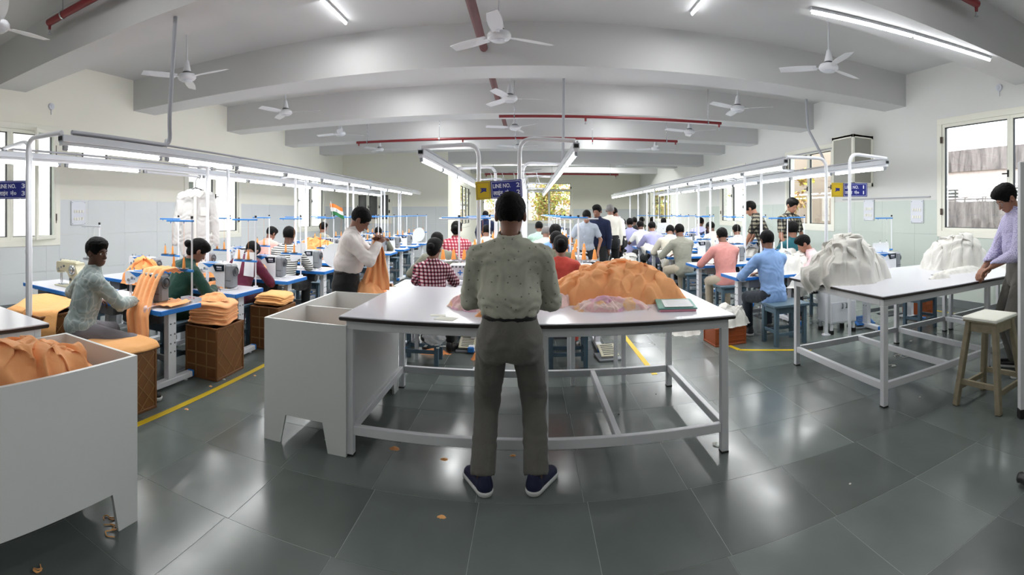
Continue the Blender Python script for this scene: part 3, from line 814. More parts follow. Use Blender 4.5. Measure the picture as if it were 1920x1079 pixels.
# windows
def window(n, ax, pos, thick, o, nsash, mat_='upvc', trans=None, glass_='window_glass', slide=None):
    a0, a1, b0, b1 = o
    inn = -1 if thick > 0 else 1      # direction into the room
    def B(mb, p0, p1, q0, q1, d0, d1, bev=.004):
        e0, e1 = pos + inn * d0, pos + inn * d1
        if ax == 0: mb.b2(min(e0, e1), max(e0, e1), p0, p1, q0, q1, bev)
        else: mb.b2(p0, p1, min(e0, e1), max(e0, e1), q0, q1, bev)
    mb = MB(); w = .075
    B(mb, a0 - .03, a1 + .03, b1 - w, b1 + .03, -.1, .025); B(mb, a0 - .03, a1 + .03, b0 - .03, b0 + w, -.1, .025)
    B(mb, a0 - .03, a0 + w, b0 + w, b1 - w, -.1, .025); B(mb, a1 - w, a1 + .03, b0 + w, b1 - w, -.1, .025)
    root = struct(mb.build('window_%d' % n, mat_))
    ws_ = (a1 - a0 - 2 * w) / nsash
    for k in range(nsash):
        s0 = a0 + w + k * ws_; s1 = s0 + ws_; m = MB(); e = .055
        zt = b1 - w; zb = b0 + w
        segs = [(zb, zt)] if not trans else [(zb, trans), (trans, zt)]
        for (u0, u1) in segs:
            B(m, s0, s1, u0, u0 + e, -.07, .005); B(m, s0, s1, u1 - e, u1, -.07, .005); B(m, s0, s0 + e, u0 + e, u1 - e, -.07, .005); B(m, s1 - e, s1, u0 + e, u1 - e, -.07, .005)
        sh = m.build('sash', mat_, root)
        gk = MB()
        for (u0, u1) in segs:
            e2 = e + .012
            B(gk, s0 + e, s1 - e, u0 + e, u0 + e2, -.05, -.01, 0); B(gk, s0 + e, s1 - e, u1 - e2, u1 - e, -.05, -.01, 0); B(gk, s0 + e, s0 + e2, u0 + e, u1 - e, -.05, -.01, 0); B(gk, s1 - e2, s1 - e, u0 + e, u1 - e, -.05, -.01, 0)
        gk.build('gasket', 'gasket', sh)
        gm = MB()
        for (u0, u1) in segs: B(gm, s0 + e, s1 - e, u0 + e, u1 - e, -.034, -.028, 0)
        gm.build('pane', glass_, sh)
        hm_ = MB(); B(hm_, s0 + .015, s0 + .04, (b0 + b1) / 2 - .05, (b0 + b1) / 2 + .06, .005, .03); B(hm_, s0 + .015, s0 + .13, (b0 + b1) / 2 - .01, (b0 + b1) / 2 + .012, .03, .045); hm_.build('handle', 'black_plastic', sh)
    for zz in (b0 + .35, b1 - .4): hi = MB(); B(hi, a1 - w - .03, a1 - w + .02, zz, zz + .11, .02, .04); hi.build('hinge', 'hinge', root)
    return root
wn = 1
for o in WL: window(wn, 0, XL, -.25, o, 1 if o[1] - o[0] < 1 else 2); wn += 1
for o in WR: window(wn, 0, XR, .25, o, 2 if o[0] < 20 else 4); wn += 1
window(wn, 1, YJ, .25, WJ[0], 3, glass_='dark_glass'); wn += 1
window(wn, 0, XJ, -.25, WS[0], 3); wn += 1
window(wn, 1, YF, .25, WF[0], 4, trans=2.9); wn += 1
# open casement leaning in from the front left window
def casement(loc, rot, w=.62, h=1.8):
    t = thing('window_casement', 'open cream window casement swung into the room at the front left window', 'window', loc, rot)
    m = MB(); e = .06
    m.b2(0, w, -.02, .02, 0, e, .004); m.b2(0, w, -.02, .02, h - e, h, .004); m.b2(0, e, -.02, .02, e, h - e, .004); m.b2(w - e, w, -.02, .02, e, h - e, .004); m.build('frame', 'upvc', t)
    m = MB(); m.b2(e, w - e, -.004, .004, e, h - e); m.build('pane', 'window_glass', t)
    for z in (.3, h - .45): m = MB(); m.b2(-.02, .01, -.03, .03, z, z + .12); m.build('hinge', 'hinge', t)
casement((XL + .05, 4.75, 1.17), -PI / 2 + .45)
# outside
def out(name, label, cat, mat_, boxes):
    m = MB()
    for b in boxes: m.b2(*b)
    return tag(m.build(name, mat_), label, cat)
gm = MB(); gm.b2(-60, 60, -40, 80, -.9, -.5); g0 = gm.build('ground', 'ground_out'); struct(g0)
out('boundary_wall', 'low weathered grey boundary wall outside the right windows', 'wall', 'wall_weathered', [(10, 10.25, -6, 12.5, -.5, 2.02)])
out('roof_parapet', 'blackened concrete parapet across the top of the pinkish building on the right', 'parapet', 'wall_weathered', [(15.9, 16.2, 2, 30, 3.35, 4.25)])
bd = thing('building', 'plain pinkish building outside behind the weathered boundary wall', 'building', (16, 10, 0))
m = MB(); m.b2(0, 5, -16, 24, -.5, 3.35); m.build('wall', 'wall_pinkish', bd)
for k in range(6):
    m = MB(); m.b2(-.05, .0, -3 + k * 3.2, -2 + k * 3.2, 1.2, 2.6, .01); m.build('window', 'dark_glass', bd)
bd = thing('building', 'blue painted building beside the right hand front window', 'building', (13.2, -3, 0))
m = MB(); m.b2(0, 2.6, 0, 6.6, -.5, 4.0); m.build('wall', 'wall_blue', bd)
m = MB(); m.b2(-.05, 0, 4.8, 6.0, 1.6, 2.8, .01); m.build('window', 'wall_pale', bd)
out('brick_block', 'red brick wall seen through the far right windows', 'wall', 'brick_far', [(10.4, 10.7, 12.8, 21, -.5, 5.5)])
bd = thing('building', 'pale building close outside the left windows', 'building', (-12.0, 5, 0))
m = MB(); m.b2(-4, 0, -8, 17, -.5, 4.4); m.build('wall', 'wall_pale', bd)
for k in range(4):
    m = MB(); m.b2(0, .06, -4.3 + k * 4.2, -2.9 + k * 4.2, 1.2, 2.9, .01); f = m.build('window', 'upvc', bd)
    m = MB(); m.b2(.03, .07, -4.2 + k * 4.2, -3.0 + k * 4.2, 1.3, 2.8); m.build('pane', 'dark_glass', f)
def tree(loc, r, h, label, mats, seed):
    rs = np.random.RandomState(seed); t = thing('tree', label, 'tree', loc)
    m = MB(); m.path([(0, 0, -.5), (.1, 0, h * .3), (-.1, .1, h * .6)], .14, 8); m.path([(.1, 0, h * .3), (.8, .2, h * .65)], .07, 6); m.path([(.05, 0, h * .35), (-.8, -.2, h * .7)], .07, 6); m.build('trunk', 'trunk', t)
    N = 5200; c = rs.randn(40, 3) * np.array((r * .5, r * .5, h * .2)) + np.array((0, 0, h * .6)); c = c[rs.randint(0, 40, N)] + rs.randn(N, 3) * r * .17
    a = rs.randn(N, 3); a /= np.linalg.norm(a, axis=1)[:, None]; b = np.cross(a, rs.randn(N, 3)); b /= np.linalg.norm(b, axis=1)[:, None]; s = (.05 + .05 * rs.rand(N))[:, None]
    V = np.stack([c - a * s * 1.5, c + b * s * .6, c + a * s * 1.5, c - b * s * .6], 1).reshape(-1, 3)
    o = link('crown', npmesh('crown', V, np.arange(4 * N).reshape(N, 4), mats, rs.randint(0, len(mats), N)), t); o['kind'] = 'stuff'
for i, (x, y, r, h, l) in enumerate(((-4.5, 33, 2.2, 5.5, 'yellow green tree behind the left end of the far window'), (-1.6, 35, 2.4, 6.2, 'tall yellow green tree outside the far window behind the line two sign'),
                                    (1.0, 32.5, 1.9, 5.0, 'leafy green tree outside the middle of the far window'), (3.6, 34, 2.3, 5.6, 'tree with brownish flowers at the right end of the far window'), (7.6, 31, 1.6, 5.0, 'tree outside beyond the far right corner of the hall'))):
    tree((x * 1.15, (32, 37)[i % 2], -.5), r * .62, h, l, ['leaf_yellow', 'leaf_green', 'leaf_dry'] if i != 3 else ['leaf_yellow', 'leaf_dry', 'leaf_dry'], i)
out('compound_wall', 'low pale wall below the trees outside the far window', 'wall', 'wall_pinkish', [(-12, 14, 37, 37.3, -.5, 1.9)])
tree((8.6, 24.5, -.5), 1.0, 5, 'yellow leaved tree outside the far right window', ['leaf_yellow', 'leaf_yellow', 'leaf_dry'], 9)
tree((8.3, 15.5, -.5), .8, 4.6, 'slender yellow leaved tree outside the third right window', ['leaf_yellow', 'leaf_dry', 'leaf_dry'], 10)
# painted lane lines, flat on the floor
def line(label, pts, w=.055):
    m = MB()
    for a, b in zip(pts[:-1], pts[1:]): m.bar((a[0], a[1], .0012), (b[0], b[1], .0012), w, .0024)
    tag(m.build('floor_line', 'yellow_line'), label, 'floor line')
line('yellow floor line along the left aisle beside line three', [(-2.66, 1.9), (-2.63, 16)])
line('yellow floor line running back from behind the long central table', [(1.227, 4.7), (1.227, 16)])
line('short cornered yellow floor line by the red crate of line one', [(2.25, 5.95), (2.38, 5.22), (3.12, 4.82)])
line('yellow floor line by the right wall beyond the white table', [(5.95, 4.6), (5.85, 9.0)])
# pipes
def pipe(label, pts, r, mat_, heads=(), hm_=.05):
    t = thing('water_pipe', label, 'pipe', pts[0]); o = Vector(pts[0])
    m = MB(); m.path([Vector(p) - o for p in pts], r, 10, bend=.06); m.build('pipe_run', mat_, t)
    if abs(pts[0][1] - pts[-1][1]) < .1:
        x0, x1 = pts[0][0], pts[-1][0]; nh = max(2, int((x1 - x0) / 1.6))
        for k in range(nh):
            x = x0 + .3 + (x1 - x0 - .6) * k / (nh - 1); zc = 3.38 if pts[0][1] > 16.5 else ZC
            if zc - pts[0][2] < .1: continue
            m = MB(); v = Vector((x, pts[0][1], pts[0][2])) - o; m.cyl(v, v + Vector((0, 0, zc - pts[0][2])), .006, n=6); m.cyl(v - Vector((.012, 0, 0)), v + Vector((.012, 0, 0)), r + .008, n=10); m.build('hanger', 'steel', t)
    for h in heads:
        m = MB(); v = Vector(h) - o; m.cyl(v, v - Vector((0, 0, .07)), .022, .018, 10); m.cyl(v - Vector((0, 0, .07)), v - Vector((0, 0, .12)), .010, .012, 8, 1); m.cyl(v - Vector((0, 0, .12)), v - Vector((0, 0, .126)), .024, .024, 10, 1)
        m.build('sprinkler', [mat_, 'steel'], t)
    return t
pipe('long dull red ceiling pipe running away from the camera over the central table', [(-.62, 1.2, 3.84), (-.62, 6.62, 3.84)], .055, 'brown_pipe')
pipe('second stretch of dull red ceiling pipe between the first two beams beyond the table', [(-.62, 7.27, 3.84), (-.62, 9.77, 3.84)], .055, 'brown_pipe')
pipe('red pipe stub below the third beam', [(-.62, 10.42, 3.84), (-.62, 12.73, 3.84)], .05, 'brown_pipe')
pipe('red sprinkler pipe across the ceiling nearest the camera', [(-5.07, 3.4, 3.97), (4.4, 3.4, 3.97)], .045, 'red_pipe', [(-5.05, 3.4, 3.95), (4.38, 3.4, 3.95), (-2.5, 3.4, 3.95), (2.2, 3.4, 3.95)])
pipe('short red sprinkler pipe under the middle beam, right half only', [(-.6, 9.6, 3.5), (3.95, 9.6, 3.5)], .03, 'red_pipe', [(1.1, 9.6, 3.48), (3.9, 9.6, 3.48)])
pipe('long red sprinkler pipe crossing the hall under the fourth beam', [(-4.56, 12.4, 3.5), (3.85, 12.4, 3.5)], .035, 'red_pipe', [(-4.5, 12.4, 3.48), (-1.7, 12.4, 3.48), (1.6, 12.4, 3.48), (3.8, 12.4, 3.48)])
pipe('red pipe low under the deep beam at the back of the hall', [(-1.6, 17.5, 3.0), (3.2, 17.5, 3.0)], .035, 'red_pipe', [(-1.55, 17.5, 2.98), (3.1, 17.5, 2.98)])
def conduit(label, pts):
    m = MB(); m.path(pts, .022, 10, bend=.12); tag(m.build('conduit', 'conduit'), label, 'conduit')
conduit('grey conduit dropping from the near beam to the line three light rail', [(-3.30, 3.75, 3.62), (-3.34, 3.7, 2.55), (-3.37, 3.75, 2.29), (-3.37, 3.0, 2.29), (-3.37, 2.5, 2.29)])
conduit('grey conduit dropping behind the beam to the right rail of line two', [(.52, 7.35, 4.2), (.50, 7.35, 2.4), (.46, 7.4, 2.26)])
conduit('grey conduit dropping from the ceiling to the line one rails', [(4.7, 7.5, 4.2), (4.68, 7.35, 3.1), (4.5, 6.6, 2.5), (4.42, 6.4, 2.33)])
m = MB(); m.b2(XR - .03, XR, 6.0, 8.6, 1.885, 1.905); tag(m.build('cable_trunking', 'conduit'), 'thin grey cable trunking along the top of the right wall tiles', 'trunking')
m = MB(); m.path([(XR - .06, 8.8, 3.05), (XR - .06, 12.2, 3.05)], .014, 8); tag(m.build('wall_conduit', 'conduit'), 'short pale conduit high on the right wall beside the vent box', 'conduit')
def wallbox(label, loc, side, w=.32, h=.42):
    t = thing('switchboard', label, 'switchboard', loc, 0 if side == 'L' else PI)
    m = MB(); m.box((.012, 0, 0), (.024, w, h), .006); m.build('plate', 'switch_white', t)
    for r in range(2):
        for k in range(4):
            m = MB(); m.box((.028, -w * .27 + k * w * .18, .03 - r * .13), (.012, w * .12, .05), .003); m.build('switch', 'upvc', t)
    m = MB()
    for a in (-1, 1):
        for b in (-1, 1): m.cyl((.024, a * w * .42, b * h * .44), (.028, a * w * .42, b * h * .44), .008, n=8)
    m.build('screw', 'screw', t)
wallbox('white switchboard on the left wall above the floral shirted man', (XL + .012, 5.27, 1.60), 'L')
wallbox('white socket plate low on the left wall by the old beige machine', (XL + .012, 3.15, .85), 'L', .22, .14)
wallbox('white switchboard on the right wall nearer the sign of line one', (XR - .012, 7.7, 1.66), 'R')
wallbox('white switchboard on the right wall beside the front window', (XR - .012, 6.32, 1.63), 'R')
def roundbox(label, loc, side):
    m = MB(); s = 1 if side == 'L' else -1
    m.cyl((0, 0, 0), (s * .03, 0, 0), .06, .055, 14); m.box((s * .035, 0, 0), (.012, .05, .05), .004); m.cyl((s * .01, 0, -.05), (s * .01, 0, -.14), .008, n=6)
    o = m.build('wall_outlet', 'switch_white'); o.location = loc; tag(o, label, 'wall outlet')
roundbox('small round outlet high on the left wall near the front window', (XL, 4.7, 3.42), 'L'); roundbox('small round outlet high on the left wall over the light rail', (XL, 7.6, 3.1), 'L')
roundbox('small round outlet high on the right wall above the front window', (XR, 4.5, 3.6), 'R')
# vent box on the right wall
t = thing('vent_box', 'cream framed box with grey panels high on the right wall', 'cabinet', (XR, 7.95, 2.14)); t.scale = (1, 1, 1.16); fw = .06; D = .52
m = MB()
for (y, x) in ((-.33, -D), (.33, -D), (-.33, 0), (.33, 0)): m.b2(x - .0 if x else -.05, (x if x else 0) + (.05 if x else 0), y - .03, y + .03, 0, .88, .004)
for z in (0, .82): m.b2(-D, 0, -.36, -.30, z, z + .06, .004); m.b2(-D, 0, .30, .36, z, z + .06, .004); m.b2(-D, -D + .05, -.36, .36, z, z + .06, .004)
m.b2(-D, 0, -.36, .36, .84, .87); m.build('frame', 'upvc', t)
m = MB(); m.b2(-D + .015, -D + .03, -.3, .3, .06, .82); m.build('panel', 'vent_panel', t); m = MB(); m.b2(-D + .05, -.05, -.345, -.33, .06, .82); m.build('panel', 'vent_panel', t)
m = MB(); m.b2(-D + .03, 0, -.32, .32, .01, .04); m.build('floor_panel', 'upvc', t)
# fans
def fan(loc, ang, label):
    t = thing('ceiling_fan', label, 'fan', loc, ang, 'white three bladed ceiling fans')
    L = ZC - loc[2]
    m = MB(); m.cyl((0, 0, .12), (0, 0, L - .05), .011, n=8); m.build('down_rod', 'fan_white', t)
    m = MB(); m.lathe([(.012, .26), (.03, .24), (.055, .12), (.06, .09), (.012, .085)], 18); m.build('canopy', 'fan_white', t)
    m = MB(); m.lathe([(.0, .075), (.06, .075), (.115, .055), (.13, .03), (.13, .005), (.115, -.015), (.09, -.03), (.06, -.038), (0, -.04)], 28); mo = m.build('motor', 'fan_white', t)
    m = MB(); m.lathe([(.0, -.0385), (.085, -.031), (.085, -.036), (0, -.045)], 24); m.build('motor_ring', 'aluminium', mo)
    m = MB(); m.lathe([(.062, .09), (.062, .078)], 18); m.build('seal', 'black_plastic', t)
    m = MB(); m.lathe([(0, L), (.05, L), (.045, L - .06), (.012, L - .09)], 14); m.build('ceiling_cup', 'fan_white', t)
    bm_ = MB()
    n = 8; vs = []
    for k in range(n + 1):
        r = .16 + .5 * k / n; w = .055 + .02 * math.sin(PI * k / n) ; z = .02
        for (s, dz) in ((-1, -.014), (1, .014)):
            for th in (.002, -.002): vs.append((r, s * w, z + dz + th))
    fs = []
    for k in range(n):
        a = 4 * k; b = a + 4; fs += [(a, a + 2, b + 2, b), (a + 1, b + 1, b + 3, a + 3), (a, b, b + 1, a + 1), (a + 2, a + 3, b + 3, b + 2)]
    fs += [(0, 1, 3, 2), (4 * n, 4 * n + 2, 4 * n + 3, 4 * n + 1)]
    bm_.add(vs, fs); bm_.box((.145, 0, .016), (.12, .045, .006), .002); me = bm_.mesh('blade', 'fan_white')
    for k in range(3): link('blade', me, t, None, (0, 0, k * 2 * PI / 3))
    return t
f0 = None
colname = {-4.45: 'left', -.33: 'middle', 3.7: 'right'}
for (x, ys) in ((-4.45, (2.35, 5.3, 8.2, 10.95, 14.1)), (-.33, (5.3, 8.2, 11.0, 14.2, 19.4)), (3.7, (5.3, 8.2, 10.95, 14.1, 19.4))):
    for k, y in enumerate(ys):
        n = k + (0 if x == -4.45 else 1)
        lab = 'white ceiling fan %s from the front in the %s column of fans' % (ORD[k], colname[x])
        a = random.uniform(0, 2)
        if x == -4.45 and k == 1: a = .05
        if f0 is None: f0 = fan((x, y, 3.5), a, lab)
        else: dup(f0, (x, y, 3.5), a, lab)
# ceiling tubes
def area(name, loc, rot, sx, sy, w, col=(.99, 1, .99)):
    l = bpy.data.lights.new(name, 'AREA'); l.shape = 'RECTANGLE'; l.size = sx; l.size_y = sy; l.energy = w; l.color = col
    o = bpy.data.objects.new(name, l); COL.objects.link(o); o.location = loc; o.rotation_euler = rot; return o
def batten(label, loc, L, rot, lit=True, w=CEIL_W, group=None):
    t = thing('tube_light', label, 'light', loc, rot, group)
    m = MB(); m.box((0, 0, -.015), (L, .05, .03), .003); m.build('batten', 'white_metal', t)
    m = MB(); m.cyl((-L / 2 + .02, 0, -.045), (L / 2 - .02, 0, -.045), .014, n=12); m.build('tube', 'tube_glow', t)
    l = area('tube_lamp', (0, 0, -.07), (0, 0, 0), L, .04, w); l.parent = t
    return t
batten('bright tube light on the ceiling left of the big middle fan', (-2.42, 5.55, ZC), 1.25, PI / 2)
batten('bright tube light on the ceiling right of the big middle fan', (2.05, 5.35, ZC), 1.25, PI / 2)
batten('left of two bright tubes end to end under the near right beam', (3.2, 3.93, 3.6), 1.25, -.12)
batten('right of two bright tubes end to end under the near right beam', (4.45, 3.78, 3.6), 1.25, -.12)
for i, (x, y) in enumerate(((-2.4, 8.6), (2.05, 8.6), (-2.4, 11.6), (2.05, 11.6), (-2.4, 14.4), (2.05, 14.4), (0, 19.5), (3, 22.5))):
    bw_ = CEIL_W if i < 6 else 330  # last two: unseen lamps, added and boosted to brighten the far wall
    batten('unseen tube light above the beams, %s towards the back of the ceiling' % ORD[i], (x, y, ZC), 1.25, PI / 2, w=bw_)
for i, (x, y) in enumerate(((-3.5, 2.2), (3, 2.2), (-4, -1), (0, -1.2), (4, -1), (-3, -3.2), (3, -3.2))):
    batten('tube light on the ceiling over the camera side of the hall, %s' % ORD[i], (x, y, ZC), 1.25, PI / 2, w=16)
# ---------------------------------------------------------------- light rails on poles
def rail(label, x, y0, y1, xs, z=2.20, step=1.27, poles=(), off=(), pole_x=None, lampw=RAIL_W):
    """x: rail; xs: side pole column"""
    t = thing('light_rail', label, 'light rail', (x, y0, 0)); L = y1 - y0
    m = MB(); m.box((0, L / 2, z + .03), (.07, L, .06), .004); m.build('channel', 'aluminium', t)
    m = MB(); m.box((.0, L / 2, z - .015), (.045, L, .03), .003); m.build('wire_duct', 'white_metal', t)
    m = MB(); m.box((0, -.004, z + .03), (.045, .01, .035)); m.build('end_shade_plate', 'black_plastic', t)  # black plate stands for the shade inside the hollow channel end
    m = MB(); m.path([(.02, .1, z + .085), (.02, L * .5, z + .085), (.02, L - .2, z + .085)], .012, 6); m.build('cable', 'conduit', t)
    n = int(L / step)
    tb = MB(); tb.cyl((0, .05, 0), (0, step - .11, 0), .016, n=12); tme = tb.mesh('tube', 'tube_glow'); tme2 = tb.mesh('tube', 'tube_off')
    hb = MB(); hb.box((0, .02, .02), (.03, .05, .07), .005); hme = hb.mesh('tube_holder', 'bracket')
    for k in range(n):
        link('tube', tme2 if k in off else tme, t, (0, .03 + k * step, z - .055)); link('tube_holder', hme, t, (0, .03 + k * step, z - .055)); link('tube_holder', hme, t, (0, .03 + k * step + step - .11, z - .055))
    l = area('rail_lamp', (0, L / 2, z - .08), (0, 0, 0), .05, L, lampw * L); l.parent = t
    pm = MB(); dx = xs - x
    for yy in poles:
        pm = MB(); yl = yy - y0
        pm.path([(dx * .02, yl, z + .08), (dx, yl, z + .10), (dx, yl, .012)], .022, 12, bend=.14); p = pm.build('pole', 'white_metal', t)
        pm = MB(); pm.cyl((dx, yl, 0), (dx, yl, .012), .06, n=16); pm.build('pole_flange', 'white_metal', p); pm = MB(); pm.cyl((dx, yl, 1.22), (dx, yl, 1.26), .025, n=12); pm.build('pole_joint', 'white_metal', p)
    return t
p3 = (2.40, 5.1, 7.6, 10.1, 12.6, 14.6)
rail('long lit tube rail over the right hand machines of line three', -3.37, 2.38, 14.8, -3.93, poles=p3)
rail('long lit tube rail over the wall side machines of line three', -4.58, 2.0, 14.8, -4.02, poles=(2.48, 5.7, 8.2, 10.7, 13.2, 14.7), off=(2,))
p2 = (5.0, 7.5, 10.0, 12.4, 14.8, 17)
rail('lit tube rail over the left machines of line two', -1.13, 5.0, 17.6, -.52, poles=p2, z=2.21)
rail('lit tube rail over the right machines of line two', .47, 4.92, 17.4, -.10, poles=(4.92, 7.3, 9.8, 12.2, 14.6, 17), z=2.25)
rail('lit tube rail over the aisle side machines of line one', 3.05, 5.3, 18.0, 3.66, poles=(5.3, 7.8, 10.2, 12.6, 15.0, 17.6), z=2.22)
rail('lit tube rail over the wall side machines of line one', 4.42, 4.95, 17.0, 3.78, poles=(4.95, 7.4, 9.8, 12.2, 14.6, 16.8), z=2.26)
# wires and sign boards
def sign(label, loc, num, w=.46, h=.175, roll=.06, yaw=0):
    t = thing('line_sign', label, 'sign', loc, (0, -roll, yaw))
    m = MB(); m.b2(-w / 2, -w / 6 - .004, -.006, .006, -h / 2 - .003, h / 2 + .003, .001); m.build('yellow_plate', 'sign_yellow', t)
    m = MB(); m.b2(-w / 6 - .004, w / 2, -.006, .006, -h / 2, h / 2, .001); m.build('blue_plate', 'sign_blue', t)
    m = MB(); x0, x1, z0, z1 = -w / 6 + .006, w / 2 - .01, -h / 2 + .010, h / 2 - .010; e = .0035; y0, y1 = -.0075, -.006
    m.b2(x0, x1, y0, y1, z0, z0 + e); m.b2(x0, x1, y0, y1, z1 - e, z1); m.b2(x0, x0 + e, y0, y1, z0, z1); m.b2(x1 - e, x1, y0, y1, z0, z1); m.build('border', 'sign_white', t)
    m = MB(); X0, X1 = -w / 2 + .012, -w / 6 - .016; e = .002
    m.b2(X0, X1, y0, y1, z0, z0 + e); m.b2(X0, X1, y0, y1, z1 - e, z1); m.b2(X0, X0 + e, y0, y1, z0, z1); m.b2(X1 - e, X1, y0, y1, z0, z1); m.build('border', 'sign_blue', t)
    cx = (X0 + X1) / 2; m = MB(); k = .034      # the blue winged mark
    m.prism([(cx - k, .026), (cx + k, .020), (cx + k - .004, .004), (cx + .010, .010), (cx - .012, .006), (cx - .018, .016)], 1, y0, y1)
    m.prism([(cx - k + .004, .012), (cx - .010, .006), (cx + .012, .008), (cx + k - .006, .004), (cx + k - .002, -.016), (cx + .006, -.010), (cx - k + .002, -.026), (cx - k + .006, -.014), (cx - .014, -.004)], 1, y0, y1)
    m.build('mark', 'sign_blue', t)
    def tx(s, x, z, size, width):
        me = text_mesh(s, size, 'sign_white', .0006, .0012); xs = [v.co.x for v in me.vertices]
        o = link('lettering', me, t, (x - min(xs) * width / (max(xs) - min(xs)), -.0075, z), (PI / 2, 0, 0)); k_ = width / (max(xs) - min(xs)); o.scale = (k_, 1, 1)
        # a second stroke slightly offset thickens the face
        return o
    tx('LINE NO.', x0 + .014, .016, .056, .175); dw = .014 if num == 1 else .034; tx(str(num), x1 - .045, .016, .060, dw)
    tx('\u0932\u093e\u0908\u0928', x0 + .014, -.054, .056, .095); tx('\u0928\u0902\u0966', x0 + .132, -.054, .056, .062); tx(str(num), x1 - .045, -.055, .060, dw)
    return t
sign('blue and yellow LINE NO. 2 sign on the central poles', (-.305, 4.86, 1.835), 2)
sign('blue and yellow LINE NO. 3 sign cut by the left edge of the picture', (-4.17, 2.28, 1.825), 3, roll=0, yaw=.75)
sign('blue and yellow LINE NO. 1 sign on the right hand poles', (3.83, 5.02, 1.90), 1, roll=.0, yaw=-.6)
for (y, z, r0, r1, lab) in ((6.1, 2.12, -.7, .15, 'thin curtain wire with clips strung between the line two poles, nearer'), (7.0, 2.1, -.75, .2, 'thin curtain wire with clips strung between the line two poles, farther')):
    m = MB(); m.path([(r0, y, z), ((r0 + r1) / 2, y, z - .02), (r1, y, z + .03)], .004, 6)
    for k in range(6): x = r0 + (r1 - r0) * (k + .5) / 6; m.path([(x, y, z), (x + .02, y, z - .08), (x - .01, y, z - .15)], .004, 5)
    tag(m.build('hanging_wire', 'bracket'), lab, 'wire')

# ---------------------------------------------------------------- sewing stations
def make_table(W_=1.12, D=.56, H=.75, edge='blue_edge', top='laminate'):
    t = thing('sewing_table', 'x', 'table', (0, 0, 0))
    hw, hd = W_ / 2, D / 2
    m = MB(); m.b2(-hw + .004, hw - .004, -hd + .004, hd - .004, H - .035, H, .003); m.build('tabletop', top, t)
    m = MB(); e = .006; z0, z1 = H - .045, H - .004
    m.b2(-hw, hw, -hd - e, -hd + .004, z0, z1, .002); m.b2(-hw, hw, hd - .004, hd + e, z0, z1, .002); m.b2(-hw - e, -hw + .004, -hd, hd, z0, z1, .002); m.b2(hw - .004, hw + e, -hd, hd, z0, z1, .002)
    m.build('edge_band', edge, t)
    lm = MB(); lm.b2(-.03, .03, -.055, .055, .075, H - .045, .004); lm.b2(-.035, .035, -.29, .29, .02, .075, .006); lm.b2(-.03, .03, -.2, .2, H - .075, H - .045, .004)
    lm.cyl((0, -.22, 0), (0, -.22, .02), .02, n=10); lm.cyl((0, .22, 0), (0, .22, .02), .02, n=10); leg = lm.mesh('leg', 'white_metal')
    cm = MB(); cm.b2(-.037, .037, -.02, .02, .018, .08, .01); cap = cm.mesh('foot_cap', 'blue_edge')
    bm_ = MB()
    for zz in (.32, .40, .48, .58): bm_.cyl((.03, .028, zz), (.036, .028, zz), .008, n=6); bm_.cyl((.03, -.028, zz), (.036, -.028, zz), .008, n=6)
    bol = bm_.mesh('bolt', 'screw')
    for s in (-1, 1):
        l = link('leg', leg, t, (s * (hw - .14), 0, 0)); link('foot_cap', cap, l, (0, -.295, 0)); link('foot_cap', cap, l, (0, .295, 0)); link('bolt', bol, l, None, 0 if s > 0 else PI)
    m = MB(); m.bar((-hw + .16, .06, .22), (hw - .16, .06, .22), .03, .05); m.build('stretcher', 'machine_grey', t)
    m = MB(); m.b2(-.15, .15, -.15, .10, .14, .165, .006); m.path([(-.1, 0, .165), (-.05, 0, .45), (-.05, .05, .62)], .006, 6); m.build('treadle', 'machine_dark', t)
    m = MB(); m.b2(-.12, .2, -.12, .14, H - .22, H - .045, .02); m.cyl((.2, 0, H - .14), (.3, 0, H - .14), .06, n=14); m.build('motor_box', 'machine_dark', t)
    m = MB(); m.b2(-hw + .2, -.16, -.2, .18, H - .16, H - .045, .006); m.build('drawer', 'machine_grey', t)
    return t
